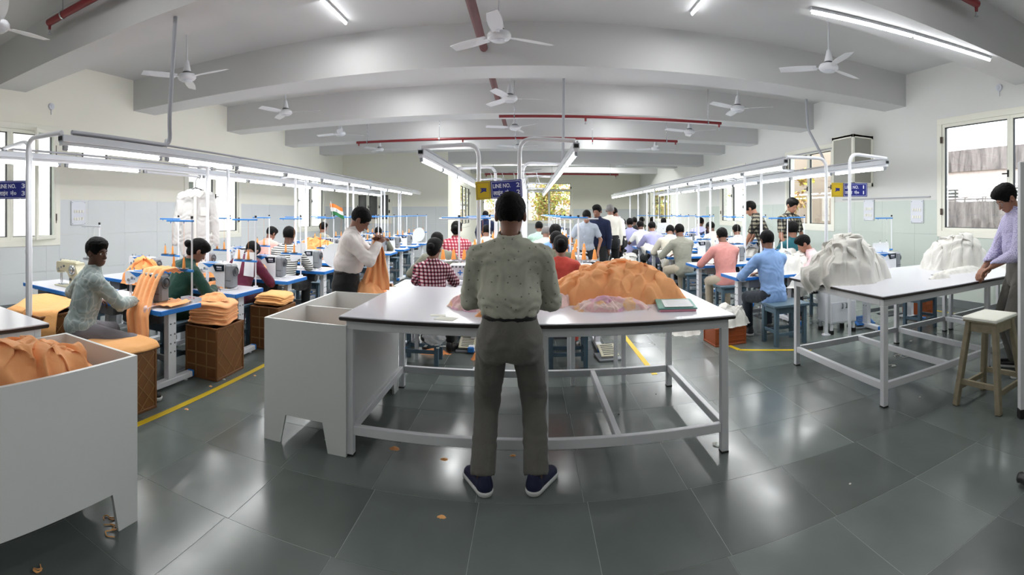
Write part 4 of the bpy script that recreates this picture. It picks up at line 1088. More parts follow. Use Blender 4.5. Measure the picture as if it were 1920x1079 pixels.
def make_machine(kind='new'):
    """needle at the left, hand wheel at the right, origin on the table, arm along x"""
    t = thing('sewing_machine', 'x', 'sewing machine', (0, 0, 0))
    body, grey = ('machine_white', 'machine_grey') if kind == 'new' else ('machine_beige', 'machine_beige')
    m = MB(); m.b2(-.27, .20, -.085, .085, 0, .014, .004); b = m.build('bed', body, t)
    m = MB(); m.b2(-.26, -.15, -.05, .05, .014, .017); m.build('needle_plate', 'steel', b)
    m = MB()      # arm, pillar: silhouette in x-z extruded
    sil = [(-.255, .185), (-.255, .272), (-.235, .285), (.10, .290), (.125, .285), (.125, .012), (-.005, .012), (.005, .10), (-.035, .165), (-.08, .185)]
    m.prism(sil, 1, -.062, .062); m.b2(-.27, -.215, -.05, .05, .150, .275, .012); bd = m.build('arm', body, t)
    if kind == 'new':
        m = MB(); m.prism([(-.19, .279), (.0, .279), (-.09, .235)], 1, -.0645, -.062); m.b2(-.15, -.02, -.05, .05, .2895, .293, 0); m.prism([(-.19, .279), (.0, .279), (-.09, .235)], 1, .062, .0645); m.build('blue_flash', 'blue_edge', bd)
        m = MB(); m.prism([(-.04, .27), (.118, .275), (.118, .205), (.0, .195)], 1, -.068, -.060); cp = m.build('control_panel', 'panel_black', t)
        m = MB()
        for k in range(4): m.b2(.02 + k * .018, .032 + k * .018, -.069, -.068, .235, .255)
        m.b2(.02, .09, -.069, -.068, .218, .222); m.build('display_digits', 'sign_white', cp)
        me = text_mesh('JACK', .03, 'blue_edge', .0004); link('lettering', me, bd, (-.175, -.0635, .205), (PI / 2, 0, 0))
        m = MB(); m.box((.175, 0, .155), (.10, .135, .265), .022); mg = m.build('motor_housing', grey, t)
        R = Matrix.Rotation(PI / 2, 3, 'Y')
        m = MB(); m.lathe([(.052, 0), (.054, .012), (.046, .016), (.044, .008), (.03, .008), (.028, .02), (0, .022)], 24, (.225, 0, .205), 0, R); m.build('handwheel', 'machine_dark', t)
        m = MB(); m.b2(.14, .21, -.0685, -.0675, .10, .108); m.build('seam', 'machine_dark', mg)
    else:
        m = MB(); m.prism([(.10, .012), (.24, .012), (.125, .26), (.10, .26)], 1, -.07, .07); m.box((-.06, 0, .29), (.3, .07, .03), .01); mg = m.build('belt_cover', body, t)
        R = Matrix.Rotation(PI / 2, 3, 'X')
        m = MB(); m.lathe([(.052, .062), (.054, .085), (.04, .09), (.02, .086), (0, .086)], 22, (.07, 0, .21), 0, R); m.lathe([(.03, .092), (.026, .1), (0, .1)], 16, (.07, 0, .21), 0, R); m.build('handwheel', 'steel', t)
        m = MB(); m.cyl((.03, -.062, .10), (.03, -.075, .10), .016, n=10); m.cyl((.1, -.062, .06), (.1, -.08, .06), .02, n=10); m.cyl((-.1, -.062, .24), (-.1, -.072, .24), .014, n=10); m.build('knob', 'machine_dark', bd)
    m = MB(); m.cyl((-.243, -.005, .06), (-.243, -.005, .16), .006, n=8); m.cyl((-.243, -.005, .02), (-.243, -.005, .06), .003, n=6); m.cyl((-.243, -.005, .16), (-.243, -.005, .31), .008, n=8); nb = m.build('needle_bar', 'steel', t)
    m = MB(); m.cyl((-.243, .014, .03), (-.243, .014, .16), .005, n=6); m.box((-.243, -.01, .022), (.02, .05, .006), .002); m.build('presser_foot', 'steel', nb)
    m = MB(); m.cyl((-.272, 0, .23), (-.285, 0, .23), .022, n=12); m.path([(-.28, -.02, .25), (-.285, -.03, .20), (-.275, -.02, .17)], .003, 5); m.cyl((-.20, -.05, .20), (-.20, -.075, .20), .014, n=12); m.cyl((-.155, -.05, .225), (-.155, -.07, .225), .012, n=12); m.build('tension_discs', 'steel', t)
    m = MB()
    for x in (-.2, -.08, .05): m.cyl((x, .01, .285), (x, .01, .315), .005, n=6)
    m.build('thread_guide', 'steel', t)
    m = MB(); m.path([(.15, .05, .02), (.17, .12, .03), (.12, .2, .02)], .006, 6); m.build('cable', 'black_plastic', t)
    return t
def make_stand(bar='blue_bar', cones='thread_orange', n=2, H=.80):
    """pole at the origin, arms to -x"""
    t = thing('thread_stand', 'x', 'thread stand', (0, 0, 0))
    m = MB(); m.cyl((0, 0, 0), (0, 0, H), .0085, n=10); m.cyl((0, 0, 0), (0, 0, .02), .028, n=14); m.build('pole', 'white_metal', t)
    m = MB(); m.cyl((0, 0, H - .003), (0, 0, H + .022), .013, n=10); m.build('pole_cap', 'black_plastic', t)
    m = MB(); m.box((-.15, 0, H - .025), (.34, .022, .018), .003); m.cyl((-.1, 0, H - .05), (-.1, 0, H - .02), .004, n=6); m.cyl((-.27, 0, H - .05), (-.27, 0, H - .02), .004, n=6); m.build('top_arm', bar, t)
    m = MB(); m.box((-.14, 0, .30), (.31, .03, .022), .003); m.build('spool_arm', bar, t)
    for k in range(n):
        x = -.10 - k * .13; m = MB(); m.cyl((x, 0, .311), (x, 0, .318), .045, .052, n=16); m.cyl((x, 0, .318), (x, 0, .45), .0035, n=6); d = m.build('spool_dish', 'machine_dark', t)
        if cones:
            m = MB(); m.lathe([(0, .318), (.017, .318), (.016, .33), (.009, .42), (.006, .425), (0, .425)], 14, (x, 0, 0)); m.build('thread_spool', cones, d)
    m = MB(); m.path([(-.10, 0, .45), (-.10, 0, H - .05)], .0012, 4); m.build('thread', cones or 'thread_white', t)
    return t
def make_stool(w=.46, d=.34, H=.5, m1='stool_blue'):
    t = thing('stool', 'x', 'stool', (0, 0, 0))
    m = MB(); m.box((0, 0, H - .0175), (w, d, .035), .006); m.build('seat', m1, t)
    lm = MB(); lm.box((0, 0, (H - .035) / 2), (.045, .045, H - .035), .004); me = lm.mesh('leg', m1)
    for sx in (-1, 1):
        for sy in (-1, 1): link('leg', me, t, (sx * (w / 2 - .05), sy * (d / 2 - .045), 0))
    for (a, z, hh) in ((0, H - .075, .07), (0, .14, .04)):
        for s in (-1, 1):
            m = MB(); m.box((0, s * (d / 2 - .045), z), (w - .14, .022, hh), .003); m.build('apron' if z > .3 else 'stretcher', m1, t)
            m = MB(); m.box((s * (w / 2 - .05), 0, z + .03 * (z < .3)), (.022, d - .13, hh), .003); m.build('apron' if z > .3 else 'stretcher', m1, t)
    return t
def make_overlock():
    t = thing('overlock_machine', 'x', 'sewing machine', (0, 0, 0))
    m = MB(); m.box((0, 0, .03), (.34, .24, .06), .01); m.box((.02, .02, .15), (.24, .16, .19), .018); m.build('body', 'machine_white', t)
    m = MB(); m.box((.02, -.063, .16), (.2, .012, .15), .004)
    m.build('front_cover', 'white_metal', t)
    m = MB()
    for k in range(4): m.cyl((-.06 + k * .045, -.068, .215), (-.06 + k * .045, -.095, .215), .013, .01, 12)
    m.build('tension_knob', 'machine_dark', t)
    m = MB(); m.box((-.14, -.05, .17), (.07, .1, .06), .012); m.cyl((-.15, -.07, .06), (-.15, -.07, .2), .005, n=8); m.cyl((-.12, -.07, .06), (-.12, -.07, .2), .004, n=8); m.box((-.14, -.08, .065), (.09, .07, .008), .002); m.build('needle_head', 'steel', t)
    R = Matrix.Rotation(PI / 2, 3, 'Y')
    m = MB(); m.lathe([(.075, 0), (.085, .02), (.085, .06), (.07, .08), (.03, .085), (0, .085)], 24, (.14, .03, .15), 0, R); m.build('handwheel', 'machine_grey', t)
    m = MB(); m.box((.03, -.072, .145), (.06, .004, .012)); m.box((.03, -.072, .145), (.012, .004, .06)); m.build('mark', 'blue_edge', t)
    m = MB()
    for x in (-.06, .0, .06, .1): m.cyl((x, .05, .245), (x, .05, .285), .004, n=6)
    m.box((.02, .05, .285), (.2, .01, .01)); m.build('thread_guide', 'steel', t)
    return t
def make_cone_rack(n=4, cones='thread_orange', H=.80, w=.5):
    t = thing('cone_rack', 'x', 'thread stand', (0, 0, 0))
    m = MB(); m.cyl((0, 0, 0), (0, 0, H), .012, n=10); m.cyl((0, 0, 0), (0, 0, .015), .04, n=14); m.build('pole', 'white_metal', t)
    m = MB(); m.path([(-w / 2, 0, H - .02), (w / 2, 0, H - .02)], .010, 8); m.build('cross_tube', 'aluminium', t); m = MB(); m.path([(-w / 2, -.02, .26), (w / 2, -.02, .26)], .008, 8); m.path([(-.2, -.12, .26), (0, 0, .26), (.2, -.12, .26)], .006, 6); m.build('cross_tube', 'aluminium', t)
    m = MB(); m.box((-.05, 0, H - .004), (.34, .03, .012), .003); m.build('top_bar', 'blue_bar', t)
    m = MB(); m.cyl((0, 0, H), (0, 0, H + .025), .016, n=10); m.build('pole_cap', 'black_plastic', t)
    for k in range(n):
        x = -w / 2 + .05 + k * (w - .1) / max(n - 1, 1)
        m = MB(); m.cyl((x, -.02, .268), (x, -.02, .275), .042, n=16); m.cyl((x, -.02, .27), (x, -.02, .43), .003, n=6); d = m.build('cone_tray', 'machine_white', t)
        m = MB(); m.lathe([(0, .276), (.028, .276), (.030, .285), (.014, .395), (.010, .40), (0, .40)], 16, (x, -.02, 0)); m.build('thread_cone', cones, d)
    return t
used = {}
def place(kind, maker, loc, rot, label, group):
    if kind not in used:
        o = maker(); used[kind] = o; o.location = loc; o.rotation_euler = (0, 0, rot); o['label'] = label; o['group'] = group; return o
    return dup(used[kind], loc, rot, label, group)
def card(label, loc, w, h, rot=(0, 0, 0), shape='oval', mat_='paper'):
    m = MB(); n = 18
    if shape == 'oval': poly = [(w / 2 * math.cos(2 * PI * k / n), h / 2 + h / 2 * math.sin(2 * PI * k / n)) for k in range(n)]
    else: poly = [(-w / 2, 0), (w / 2, 0), (w / 2 * .9, h), (-w / 2 * .85, h * .97)]
    m.prism(poly, 1, -.0015, .0015); o = m.build('paper_card', mat_); o.location = loc; o.rotation_euler = rot; return tag(o, label, 'paper')
H_ = .75
# line three: two columns back to back along the poles
for col, (xc, nm) in enumerate(((-3.46, 'aisle side'), (-4.62, 'wall side'))):
    for k in range(10):
        yn = 3.08 + 1.14 * k; pos = '%s on the %s of line three' % (ORD[k], nm)
        place('tab', make_table, (xc, yn + .30, 0), 0, 'blue edged white sewing table, ' + pos, 'blue edged sewing tables of line three')
        if col == 1 and k == 0: place('mo', lambda: make_machine('old'), (xc + .12, yn + .28, H_), 0, 'old beige sewing machine by the front left window', 'old sewing machines')
        else: place('mn', make_machine, (xc + .17, yn + .26, H_), 0, 'white and grey sewing machine, ' + pos, 'white and grey sewing machines of line three')
        if not (col == 1 and k == 0): place('ts', make_stand, (xc + .50, yn + .52, H_), 0, 'blue armed thread stand with orange spools, ' + pos, 'thread stands of line three')
        if k: place('st', make_stool, (xc + .02, yn - .44, 0), 0, 'blue grey stool, ' + pos, 'operators stools of line three')
place('st', make_stool, (-3.42, 2.62, 0), 0, 'blue grey stool under the man in the leafy shirt', 'operators stools of line three')
def old_stand():
    t = make_stand('aluminium', None, 2, .72); return t
place('tso', old_stand, (-4.35, 3.62, H_), 0, 'grey thread stand with empty pins behind the leafy shirted man', 'old thread stands')
# line two
for col, (xc, nm) in enumerate(((-1.05, 'left'), (.42, 'right'))):
    for k in range(9):
        yn = 5.52 + 1.18 * k; pos = '%s in the %s row of line two' % (ORD[k], nm)
        place('tab2', lambda: make_table(1.05, .56, .75, 'machine_beige'), (xc, yn + .30, 0), 0, 'white topped overlock table, ' + pos, 'overlock tables of line two')
        place('ov', make_overlock, (xc + .20, yn + .30, H_), 0, 'white overlock machine, ' + pos, 'overlock machines of line two')
        if k % 2 == 0 or col: place('cr', make_cone_rack, (xc + .18, yn + .5, H_), 0, 'rack of orange thread cones, ' + pos, 'cone racks of line two')
        else: place('ts2', make_stand, (xc + .46, yn + .52, H_), 0, 'thread stand with blue arm, ' + pos, 'thread stands of line two')
        place('st', make_stool, (xc - .02 + (-.08 if col == 0 and k == 0 else 0), yn - .35, 0), 0, 'blue grey stool, ' + pos, 'operators stools of line two')
# line one, aisle side then wall side
Y1 = (5.86, 7.45, 9.1, 10.5, 11.9, 13.3, 14.7)
for k, yn in enumerate(Y1):
    pos = '%s on the aisle side of line one' % ORD[k]
    place('tab', make_table, (3.21, yn + .30, 0), 0, 'blue edged white sewing table, ' + pos, 'blue edged sewing tables of line one')
    if k == 0: mc = place('mn', make_machine, (3.36, yn + .26, H_), 0, 'white and grey sewing machine hidden behind the blue shirted man', 'white and grey sewing machines of line one')
    else: place('mn', make_machine, (3.36, yn + .26, H_), 0, 'white and grey sewing machine, ' + pos, 'white and grey sewing machines of line one')
    place('tsw', lambda: make_stand('blue_bar', 'thread_white', 2), (3.70, yn + .52, H_), 0, 'thread stand with white spools, ' + pos, 'white thread stands of line one')
    so = place('st', make_stool, (3.02, yn - (.57 if k == 0 else .50), 0), 0, 'blue grey stool, ' + pos, 'operators stools of line one')
    if k == 0: so.scale = (1.08, 1.25, 1)
Y1b = (4.98, 6.9, 8.4, 9.9, 11.3, 12.7, 14.1)
for k, yn in enumerate(Y1b):
    pos = '%s on the wall side of line one' % ORD[k]; x = 4.75 if k == 0 else 4.40
    place('tab', make_table, (x, yn + .30, 0), 0, 'blue edged white sewing table, ' + pos, 'blue edged sewing tables of line one')
    place('mn', make_machine, (x - .08, yn + .26, H_), 0, 'white and grey sewing machine, ' + pos, 'white and grey sewing machines of line one')
    place('tsw', None, (x + .25, yn + .52, H_), 0, 'thread stand with white spools, ' + pos, 'white thread stands of line one')
    if k: place('st', make_stool, (x, yn - .50, 0), 0, 'blue grey stool, ' + pos, 'operators stools of line one')
    else: place('st', make_stool, (4.86, 4.76, 0), .15, 'blue grey stool standing under the long white table', 'operators stools of line one')
# far cluster beyond the side wall
for k in range(5):
    place('tab', make_table, (1.2 + (k % 3) * 1.5, 18.8 + (k // 3) * 1.6, 0), 0, 'sewing table far back before the end window, %s' % ORD[k], 'sewing tables at the far end')
    place('mn', make_machine, (1.3 + (k % 3) * 1.5, 18.8 + (k // 3) * 1.6, H_), 0, 'sewing machine far back before the end window, %s' % ORD[k], 'sewing machines at the far end')
# paper and collar cards standing at machines
for k, (lab, u, d, z, w, h, r) in enumerate((
        ('white rounded card leaning beside the green dressed woman', 347, 5.3, .85, .17, .26, (.25, .5, .3)), ('large white oval card beside the third machine of line three', 546, 6.9, .93, .16, .34, (.2, .7, .2)),
        ('large white rounded card by the fourth machine of line three', 622, 7.66, .755, .42, .40, (.2, .35, .3)), ('white card at a machine behind the man with the orange cloth', 780, 13, .85, .32, .40, (.2, .4, .1)),
        ('pointed white sheet before a worker far down line one', 1243, 13.5, .95, .4, .4, (.2, 0, 0)), ('white paper sheet standing behind the front machine by the right wall', 1652, 7.0, .98, .28, .2, (-.1, 0, -.3)),
        ('tall white strip of cloth before the maroon dressed woman', 440, 6.0, .88, .12, .30, (.1, .3, .2)), ('second white strip leaning on the maroon woman machine', 466, 5.9, .84, .13, .30, (.1, .1, .2)))):
    x, y = P(u, d); card(lab, (x, y, z), w, h, r, 'oval' if k in (0, 1, 2, 3) else 'sheet')

# ---------------------------------------------------------------- long white tables
def work_table(label, x0, x1, y0, y1, H=.925, legs=(), rails=True, over=.06, t_=.03, crossx=(), rz_=.17):
    t = thing('work_table', label, 'table', ((x0 + x1) / 2, (y0 + y1) / 2, 0)); hx, hy = (x1 - x0) / 2, (y1 - y0) / 2
    m = MB(); m.b2(-hx, hx, -hy, hy, H - t_ + .004, H, .003); m.build('tabletop', 'laminate', t)
    m = MB(); m.b2(-hx - .004, hx + .004, -hy - .004, -hy + .02, H - t_, H - .003, .008); m.b2(-hx - .004, hx + .004, hy - .02, hy + .004, H - t_, H - .003, .008); m.b2(-hx - .004, -hx + .02, -hy, hy, H - t_, H - .003, .008); m.b2(hx - .02, hx + .004, -hy, hy, H - t_, H - .003, .008)
    m.build('edge_band', 'edge_dark', t)
    a, b = hx - over, hy - over; zt = H - t_; w = .05
    m = MB()
    for s in (-1, 1): m.b2(-a - w / 2, a + w / 2, s * b - w / 2, s * b + w / 2, zt - .06, zt, .003); m.b2(s * a - w / 2, s * a + w / 2, -b + w / 2, b - w / 2, zt - .06, zt, .003)
    m.build('apron', 'white_paint', t)
    lm = MB(); lm.box((0, 0, (zt - .06 + .01) / 2), (w, w, zt - .06 - .01), .003); lm.box((0, 0, .005), (w + .004, w + .004, .01), .002, mi=1); me = lm.mesh('leg', ['white_paint', 'rubber'])
    xs = [-a, a] + [x - (x0 + x1) / 2 for x in legs]
    for x in xs:
        for s in (-1, 1): link('leg', me, t, (x, s * b, 0))
    sx = sorted(xs)
    for s in (-1, 1):
        m = MB(); m.b2(-a + w / 2, a - w / 2, s * b - .02, s * b + .02, rz_ - .03, rz_ + .03, .003); m.build('stretcher', 'white_paint', t)
        m = MB(); m.b2(s * a - .02, s * a + .02, -b + w / 2, b - w / 2, rz_ - .03, rz_ + .03, .003); m.build('stretcher', 'white_paint', t)
    for x in crossx:
        m = MB(); m.b2(x - (x0 + x1) / 2 - .02, x - (x0 + x1) / 2 + .02, -b + .02, b - .02, rz_ - .03, rz_ + .028, .003); m.build('cross_bar', 'white_paint', t)
    return t
work_table('long white work table with dark edge in the middle, behind the standing man', -1.22, 1.33, 2.98, 4.42, legs=(.09,), crossx=(.56,))
work_table('white work table with dark edge on the right, heaped with white cloth', 2.62, 5.05, 2.98, 4.48, legs=(4.1,), crossx=(3.5, 4.12))
work_table('white work table with dark edge at the left edge of the picture', -4.2, -2.50, .25, 1.68)
t = work_table('second white table joined to the right end of the cloth heaped table', 5.06, 6.3, 2.98, 4.48)
def side_table(label, x0, x1, y0, y1, H):
    t = thing('side_table', label, 'table', ((x0 + x1) / 2, (y0 + y1) / 2, 0)); hx, hy = (x1 - x0) / 2, (y1 - y0) / 2
    m = MB(); m.b2(-hx, hx, -hy, hy, H - .025, H, .004); m.build('tabletop', 'laminate', t); m = MB()
    lm = MB(); lm.box((0, 0, (H - .025) / 2), (.04, .04, H - .025), .003); me = lm.mesh('leg', 'white_paint')
    for a in (-1, 1):
        for b in (-1, 1): link('leg', me, t, (a * (hx - .04), b * (hy - .04), 0))
side_table('low white side table left of the plaid shirted woman', -1.62, -1.18, 4.55, 5.25, .78)
side_table('low white side table behind the central table under the plastic bag', .36, .92, 4.5, 5.0, .80)
def bin_(label, loc, rot, W_=.63, D=1.30, H=.86, div=True):
    """W_ across, D deep; origin at one end's middle, runs to +y"""
    t = thing('storage_bin', label, 'bin', loc, rot); th = .02; hw = W_ / 2; fz = .20
    def endpoly(): return [(-hw, 0), (-hw + .13, 0), (-hw + .17, fz), (hw - .17, fz), (hw - .13, 0), (hw, 0), (hw, H), (-hw, H)]
    for y in (0, D - th):
        m = MB(); m.prism(endpoly(), 1, y, y + th); m.build('end_panel', 'laminate_bin', t)
    for s in (-1, 1):
        m = MB(); x = s * (hw - th / 2); sl = [(th, 0), (.13, 0), (.17, fz), (D - .17, fz), (D - .13, 0), (D - th, 0), (D - th, H), (th, H)]
        m.prism(sl, 0, x - th / 2, x + th / 2); m.build('side_panel', 'laminate_bin', t)
    m = MB(); m.b2(-hw + th, hw - th, th, D - th, fz + .02, fz + .04); m.build('bottom_panel', 'laminate_bin', t)
    if div: m = MB(); m.b2(-hw + th, hw - th, D * .5 - .01, D * .5 + .01, fz + .04, H - .02); m.build('divider', 'laminate_bin', t)
    return t
bin_('white laminate bin with two compartments standing beside the central table', (-1.485, 2.99, 0), 0, .62)
bin_('big white laminate bin full of orange cloth at the front left', (-2.145, 1.78, 0), PI, .63, div=False)

# crates
def crate(label, loc, rot, dims=(.40, .34, .50), m1='crate_brown', ribs=7, group=None):
    t = thing('crate', label, 'crate', loc, rot, group); w, d, h = dims; th = .012
    m = MB(); m.b2(-w / 2 + th, w / 2 - th, -d / 2 + th, d / 2 - th, .005, .02)
    for s in (-1, 1): m.b2(s * (w / 2 - th) - .004, s * (w / 2 - th) + .004, -d / 2 + th, d / 2 - th, .01, h - .01); m.b2(-w / 2 + th, w / 2 - th, s * (d / 2 - th) - .004, s * (d / 2 - th) + .004, .01, h - .01)
    m.build('shell', m1, t)
    m = MB(); e = .022
    for z in (0, h - e):
        for s in (-1, 1): m.b2(-w / 2, w / 2, s * d / 2 - (e if s > 0 else 0), s * d / 2 + (0 if s > 0 else e), z, z + e, .003); m.b2(s * w / 2 - (e if s > 0 else 0), s * w / 2 + (0 if s > 0 else e), -d / 2 + e, d / 2 - e, z, z + e, .003)
    for sx in (-1, 1):
        for sy in (-1, 1): m.b2(sx * w / 2 - (e if sx > 0 else 0), sx * w / 2 + (0 if sx > 0 else e), sy * d / 2 - (e if sy > 0 else 0), sy * d / 2 + (0 if sy > 0 else e), e, h - e, .003)
    m.build('frame', m1, t)
    m = MB()
    def clipseg(c, W2, hh):     # segments z = y + c and z = -y + c inside the face
        out = []
        for sg in (1, -1):
            pts = []
            for y in (-W2, W2):
                z = sg * y + c
                if e <= z <= hh - e: pts.append((y, z))
            for z in (e, hh - e):
                y = sg * (z - c)
                if -W2 < y < W2: pts.append((y, z))
            if len(pts) >= 2: out.append((pts[0], pts[1]))
        return out
    if ribs:
        for k in range(ribs):
            c = (k + .5) / ribs * (h + d) - d / 2
            for (p, q_) in clipseg(c, d / 2 - e, h):
                for s in (-1, 1): m.bar((s * (w / 2 - .008), p[0], p[1]), (s * (w / 2 - .008), q_[0], q_[1]), .006, .006)
    for s in (-1, 1):
        for k in range(1, 4): m.b2(-w / 2 + e, w / 2 - e, s * (d / 2 - .006) - .004, s * (d / 2 - .006) + .004, h * k / 4 - .006, h * k / 4 + .006)
        for k in range(1, 3): m.b2(-w / 2 + w * k / 3 - .005, -w / 2 + w * k / 3 + .005, s * (d / 2 - .006) - .004, s * (d / 2 - .006) + .004, e, h - e)
    m.build('rib', 'crate_rib' if m1 == 'crate_brown' else m1, t)
    return t
crate('brown ribbed plastic crate on end beside the big left bin', (-2.98, 2.70, 0), 0, (.40, .46, .50))
crate('brown ribbed plastic crate beside the second sewing table', (-2.96, 3.97, 0), .05, (.38, .50, .50))
crate('brown ribbed plastic crate beside the third sewing table', (-2.97, 5.16, 0), .02, (.38, .46, .50))
crate('brown crate standing behind the man holding the orange cloth', (-2.0, 6.3, 0), .3, (.4, .46, .62))
crate('tan crate half hidden behind the leafy shirted man', (-4.15, 2.72, 0), .1, (.5, .5, .62), 'crate_brown')
crate('reddish open crate under white cloth by the yellow line corner', (2.36, 5.62, 0), .05, (.42, .36, .22), 'crate_red', 0)
crate('reddish open crate under white cloth below the right wall', (5.55, 5.45, 0), .2, (.44, .36, .34), 'crate_red', 0)
crate('dark brown crate standing behind the long central table legs', (-.62, 6.25, 0), 0, (.34, .3, .34), 'crate_red', 4)
# machine cabinet, pedals
t = thing('machine_cabinet', 'light grey steel machine cabinet on black feet under the white cloth', 'cabinet', (3.92, 5.42, 0), -.1)
m = MB(); m.b2(-.20, .20, -.18, .18, .14, .70, .006); m.build('body', 'machine_white', t)
m = MB(); m.b2(-.18, .18, -.186, -.18, .16, .42, .002); m.build('door', 'switch_white', t)
for s in (-1, 1):
    for q_ in (-1, 1): m = MB(); m.cyl((s * .17, q_ * .15, .05), (s * .17, q_ * .15, .14), .022, n=12); l = m.build('leg', 'white_metal', t); m = MB(); m.cyl((s * .17, q_ * .15, 0), (s * .17, q_ * .15, .05), .034, n=14); m.build('foot', 'rubber', l)
for s in (-1, 1): m = MB(); m.path([(s * .03, -.19, .40), (s * .03, -.215, .40), (s * .03, -.215, .34), (s * .03, -.19, .34)], .006, 6); m.build('latch', 'machine_dark', t)
def pedal(label, loc, rot, m1='machine_beige', size=(.20, .24)):
    t = thing('foot_pedal', label, 'pedal', loc, rot); w, d = size
    m = MB(); m.b2(-w / 2 - .03, w / 2 + .03, -d / 2 - .02, d / 2 + .02, 0, .025, .006); m.build('base', 'machine_grey', t)
    R = Matrix.Rotation(.3, 3, 'X'); m = MB(); m.box((0, 0, .085), (w, d, .014), .004, R); pl = m.build('pedal_plate', m1, t)
    m = MB()
    for k in range(6): m.box(R @ Vector((0, -d * .36 + k * d * .145, .009)) + Vector((0, 0, .085)), (w * .7, .010, .004), 0, R)
    m.build('grip', 'machine_dark', pl)
pedal('beige foot pedal on the floor right of the stool behind the central table', (.86, 5.35, 0), .1)
pedal('bright blue foot pedal plate beside the steel cabinet', (4.35, 5.40, 0), -.15, 'blue_edge', (.30, .24))
pedal('grey foot pedal beneath the first left overlock table', (-.72, 5.7, 0), .0)
# old wooden stool at the right
t = thing('stool', 'paint worn wooden high stool with white top in front of the right table', 'stool', (3.36, 2.46, 0), .1); Hs = .74
m = MB(); m.box((0, 0, Hs - .014), (.37, .33, .028), .006); m.build('seat', 'paper_print', t)
m = MB(); m.box((0, 0, Hs - .035), (.36, .32, .012), .003); m.build('seat_board', 'wood_old', t)
for sx in (-1, 1):
    for sy in (-1, 1): m = MB(); m.bar((sx * .215, sy * .205, 0), (sx * .135, sy * .125, Hs - .04), .05, .05, 0, .006); m.build('leg', 'wood_old', t)
for s in (-1, 1):
    m = MB(); m.box((0, s * .128, Hs - .085), (.24, .022, .08), .003); m.build('apron', 'wood_old', t); m = MB(); m.box((s * .138, 0, Hs - .085), (.022, .22, .08), .003); m.build('apron', 'wood_old', t)
    m = MB(); m.box((0, s * .185, .15), (.36, .024, .045), .003); m.build('stretcher', 'wood_old', t); m = MB(); m.box((s * .192, 0, .20), (.024, .34, .045), .003); m.build('stretcher', 'wood_old', t)
# tall white board at the right edge
t = thing('partition_board', 'tall white framed board at the right edge beside the wooden stool', 'board', (3.24, 2.06, 0), -.6)
m = MB(); m.b2(-.03, .03, -.03, .03, .07, 2.0, .004); m.b2(.5, .56, -.03, .03, .07, 2.0, .004); m.b2(.03, .5, -.03, .03, 1.94, 2.0, .004); m.b2(.03, .5, -.03, .03, .25, .31, .004); m.build('frame', 'white_paint', t)
m = MB(); m.b2(.03, .5, -.01, .01, .31, 1.94); m.build('board', 'laminate_bin', t)
m = MB(); m.b2(-.034, .034, -.034, .034, 0, .07, .004); m.build('foot', 'rubber', t); m = MB(); m.b2(.496, .564, -.034, .034, 0, .07, .004); m.build('foot', 'rubber', t)
# papers, folder, bag on the central table
ZT = .925
def flat(label, loc, w, d, rot, mat_, name='paper', cat='paper', h=.002):
    m = MB(); m.box((0, 0, h / 2), (w, d, h), 0); o = m.build(name, mat_); o.location = loc; o.rotation_euler = (0, 0, rot); return tag(o, label, cat)
flat('yellowish printed slip on the central table left of the standing man', (-.53, 3.09, ZT), .13, .10, -.25, 'paper_print')
o = flat('small yellow slip beside the printed slip', (-.60, 3.18, ZT), .10, .05, .1, 'paper_print')
t = thing('folder', 'green and pink folder with a white sheet at the right end of the table', 'folder', (1.03, 3.36, ZT), -.18)
m = MB(); m.box((0, 0, .007), (.25, .33, .014), .003); m.build('lower_cover', 'folder_pink', t)
m = MB(); m.box((.0, .01, .022), (.27, .33, .012), .003, Matrix.Rotation(.02, 3, 'X')); m.build('upper_cover', 'folder_green', t)
m = MB(); m.box((.01, .0, .0305), (.20, .28, .002)); m.build('sheet', 'paper', t)
m = MB(); [m.box((.01, .12 - k * .03, .0318), (.15, .002, .0004)) for k in range(8)]; m.build('printed_lines', 'switch_white', t)
# ---------------------------------------------------------------- cloth heaps
ORG = ['cloth_orange']; ORD_ = ['cloth_orange_deep']; WH = ['cloth_white']; FLR = ['cloth_floral']
heap('orange_cloth_heap', .62, 3.86, ZT, .68, .40, .24, 3, ORG, 'big heap of orange garments on the central table', 'cloth heap', res=.009, n=22, fold=.022, rot=-.08, th=.03)
heap('floral_cloth', .56, 3.42, ZT, .31, .15, .06, 5, FLR, 'pink and orange floral cloth in front of the orange heap', 'cloth', res=.005, n=14, fold=.012, rot=-.1, th=.015)
heap('floral_cloth', -.40, 3.50, ZT, .20, .20, .06, 8, FLR, 'pink floral cloth left of the standing man', 'cloth', res=.007, n=9, fold=.02, th=.015)
heap('floral_cloth', .16, 3.62, ZT, .17, .18, .07, 9, ['cloth_pinkwhite', ], 'pale pink cloth just right of the standing man', 'cloth', res=.007, n=8, fold=.02, th=.015)
heap('fabric_scrap', -.31, 3.20, ZT, .055, .035, .025, 11, ORG, 'small pink and orange scrap by the standing man waist', 'fabric scrap', res=.005, n=4, fold=.008, th=.006)
heap('orange_cloth_heap', -2.145, 1.21, .60, .31, .66, .31, 21, ORG, 'orange garments filling the big front left bin', 'cloth heap', res=.007, n=24, fold=.03, th=.035, power=5)
heap('orange_cloth_heap', -1.50, 3.32, .50, .26, .27, .20, 23, ORG, 'orange cloth low in the near compartment of the white bin', 'cloth heap', res=.011, n=10, fold=.02, th=.03, power=3)
heap('orange_cloth_heap', -1.48, 3.98, .42, .26, .27, .16, 24, ORG, 'little orange cloth in the rear compartment of the white bin', 'cloth heap', res=.013, n=8, fold=.02, th=.02, power=3)
heap('orange_cloth_heap', -1.62, 4.75, .80, .22, .16, .09, 25, ORG, 'orange cloth on the low table behind the white bin', 'cloth heap', res=.01, n=8, fold=.015, th=.02)
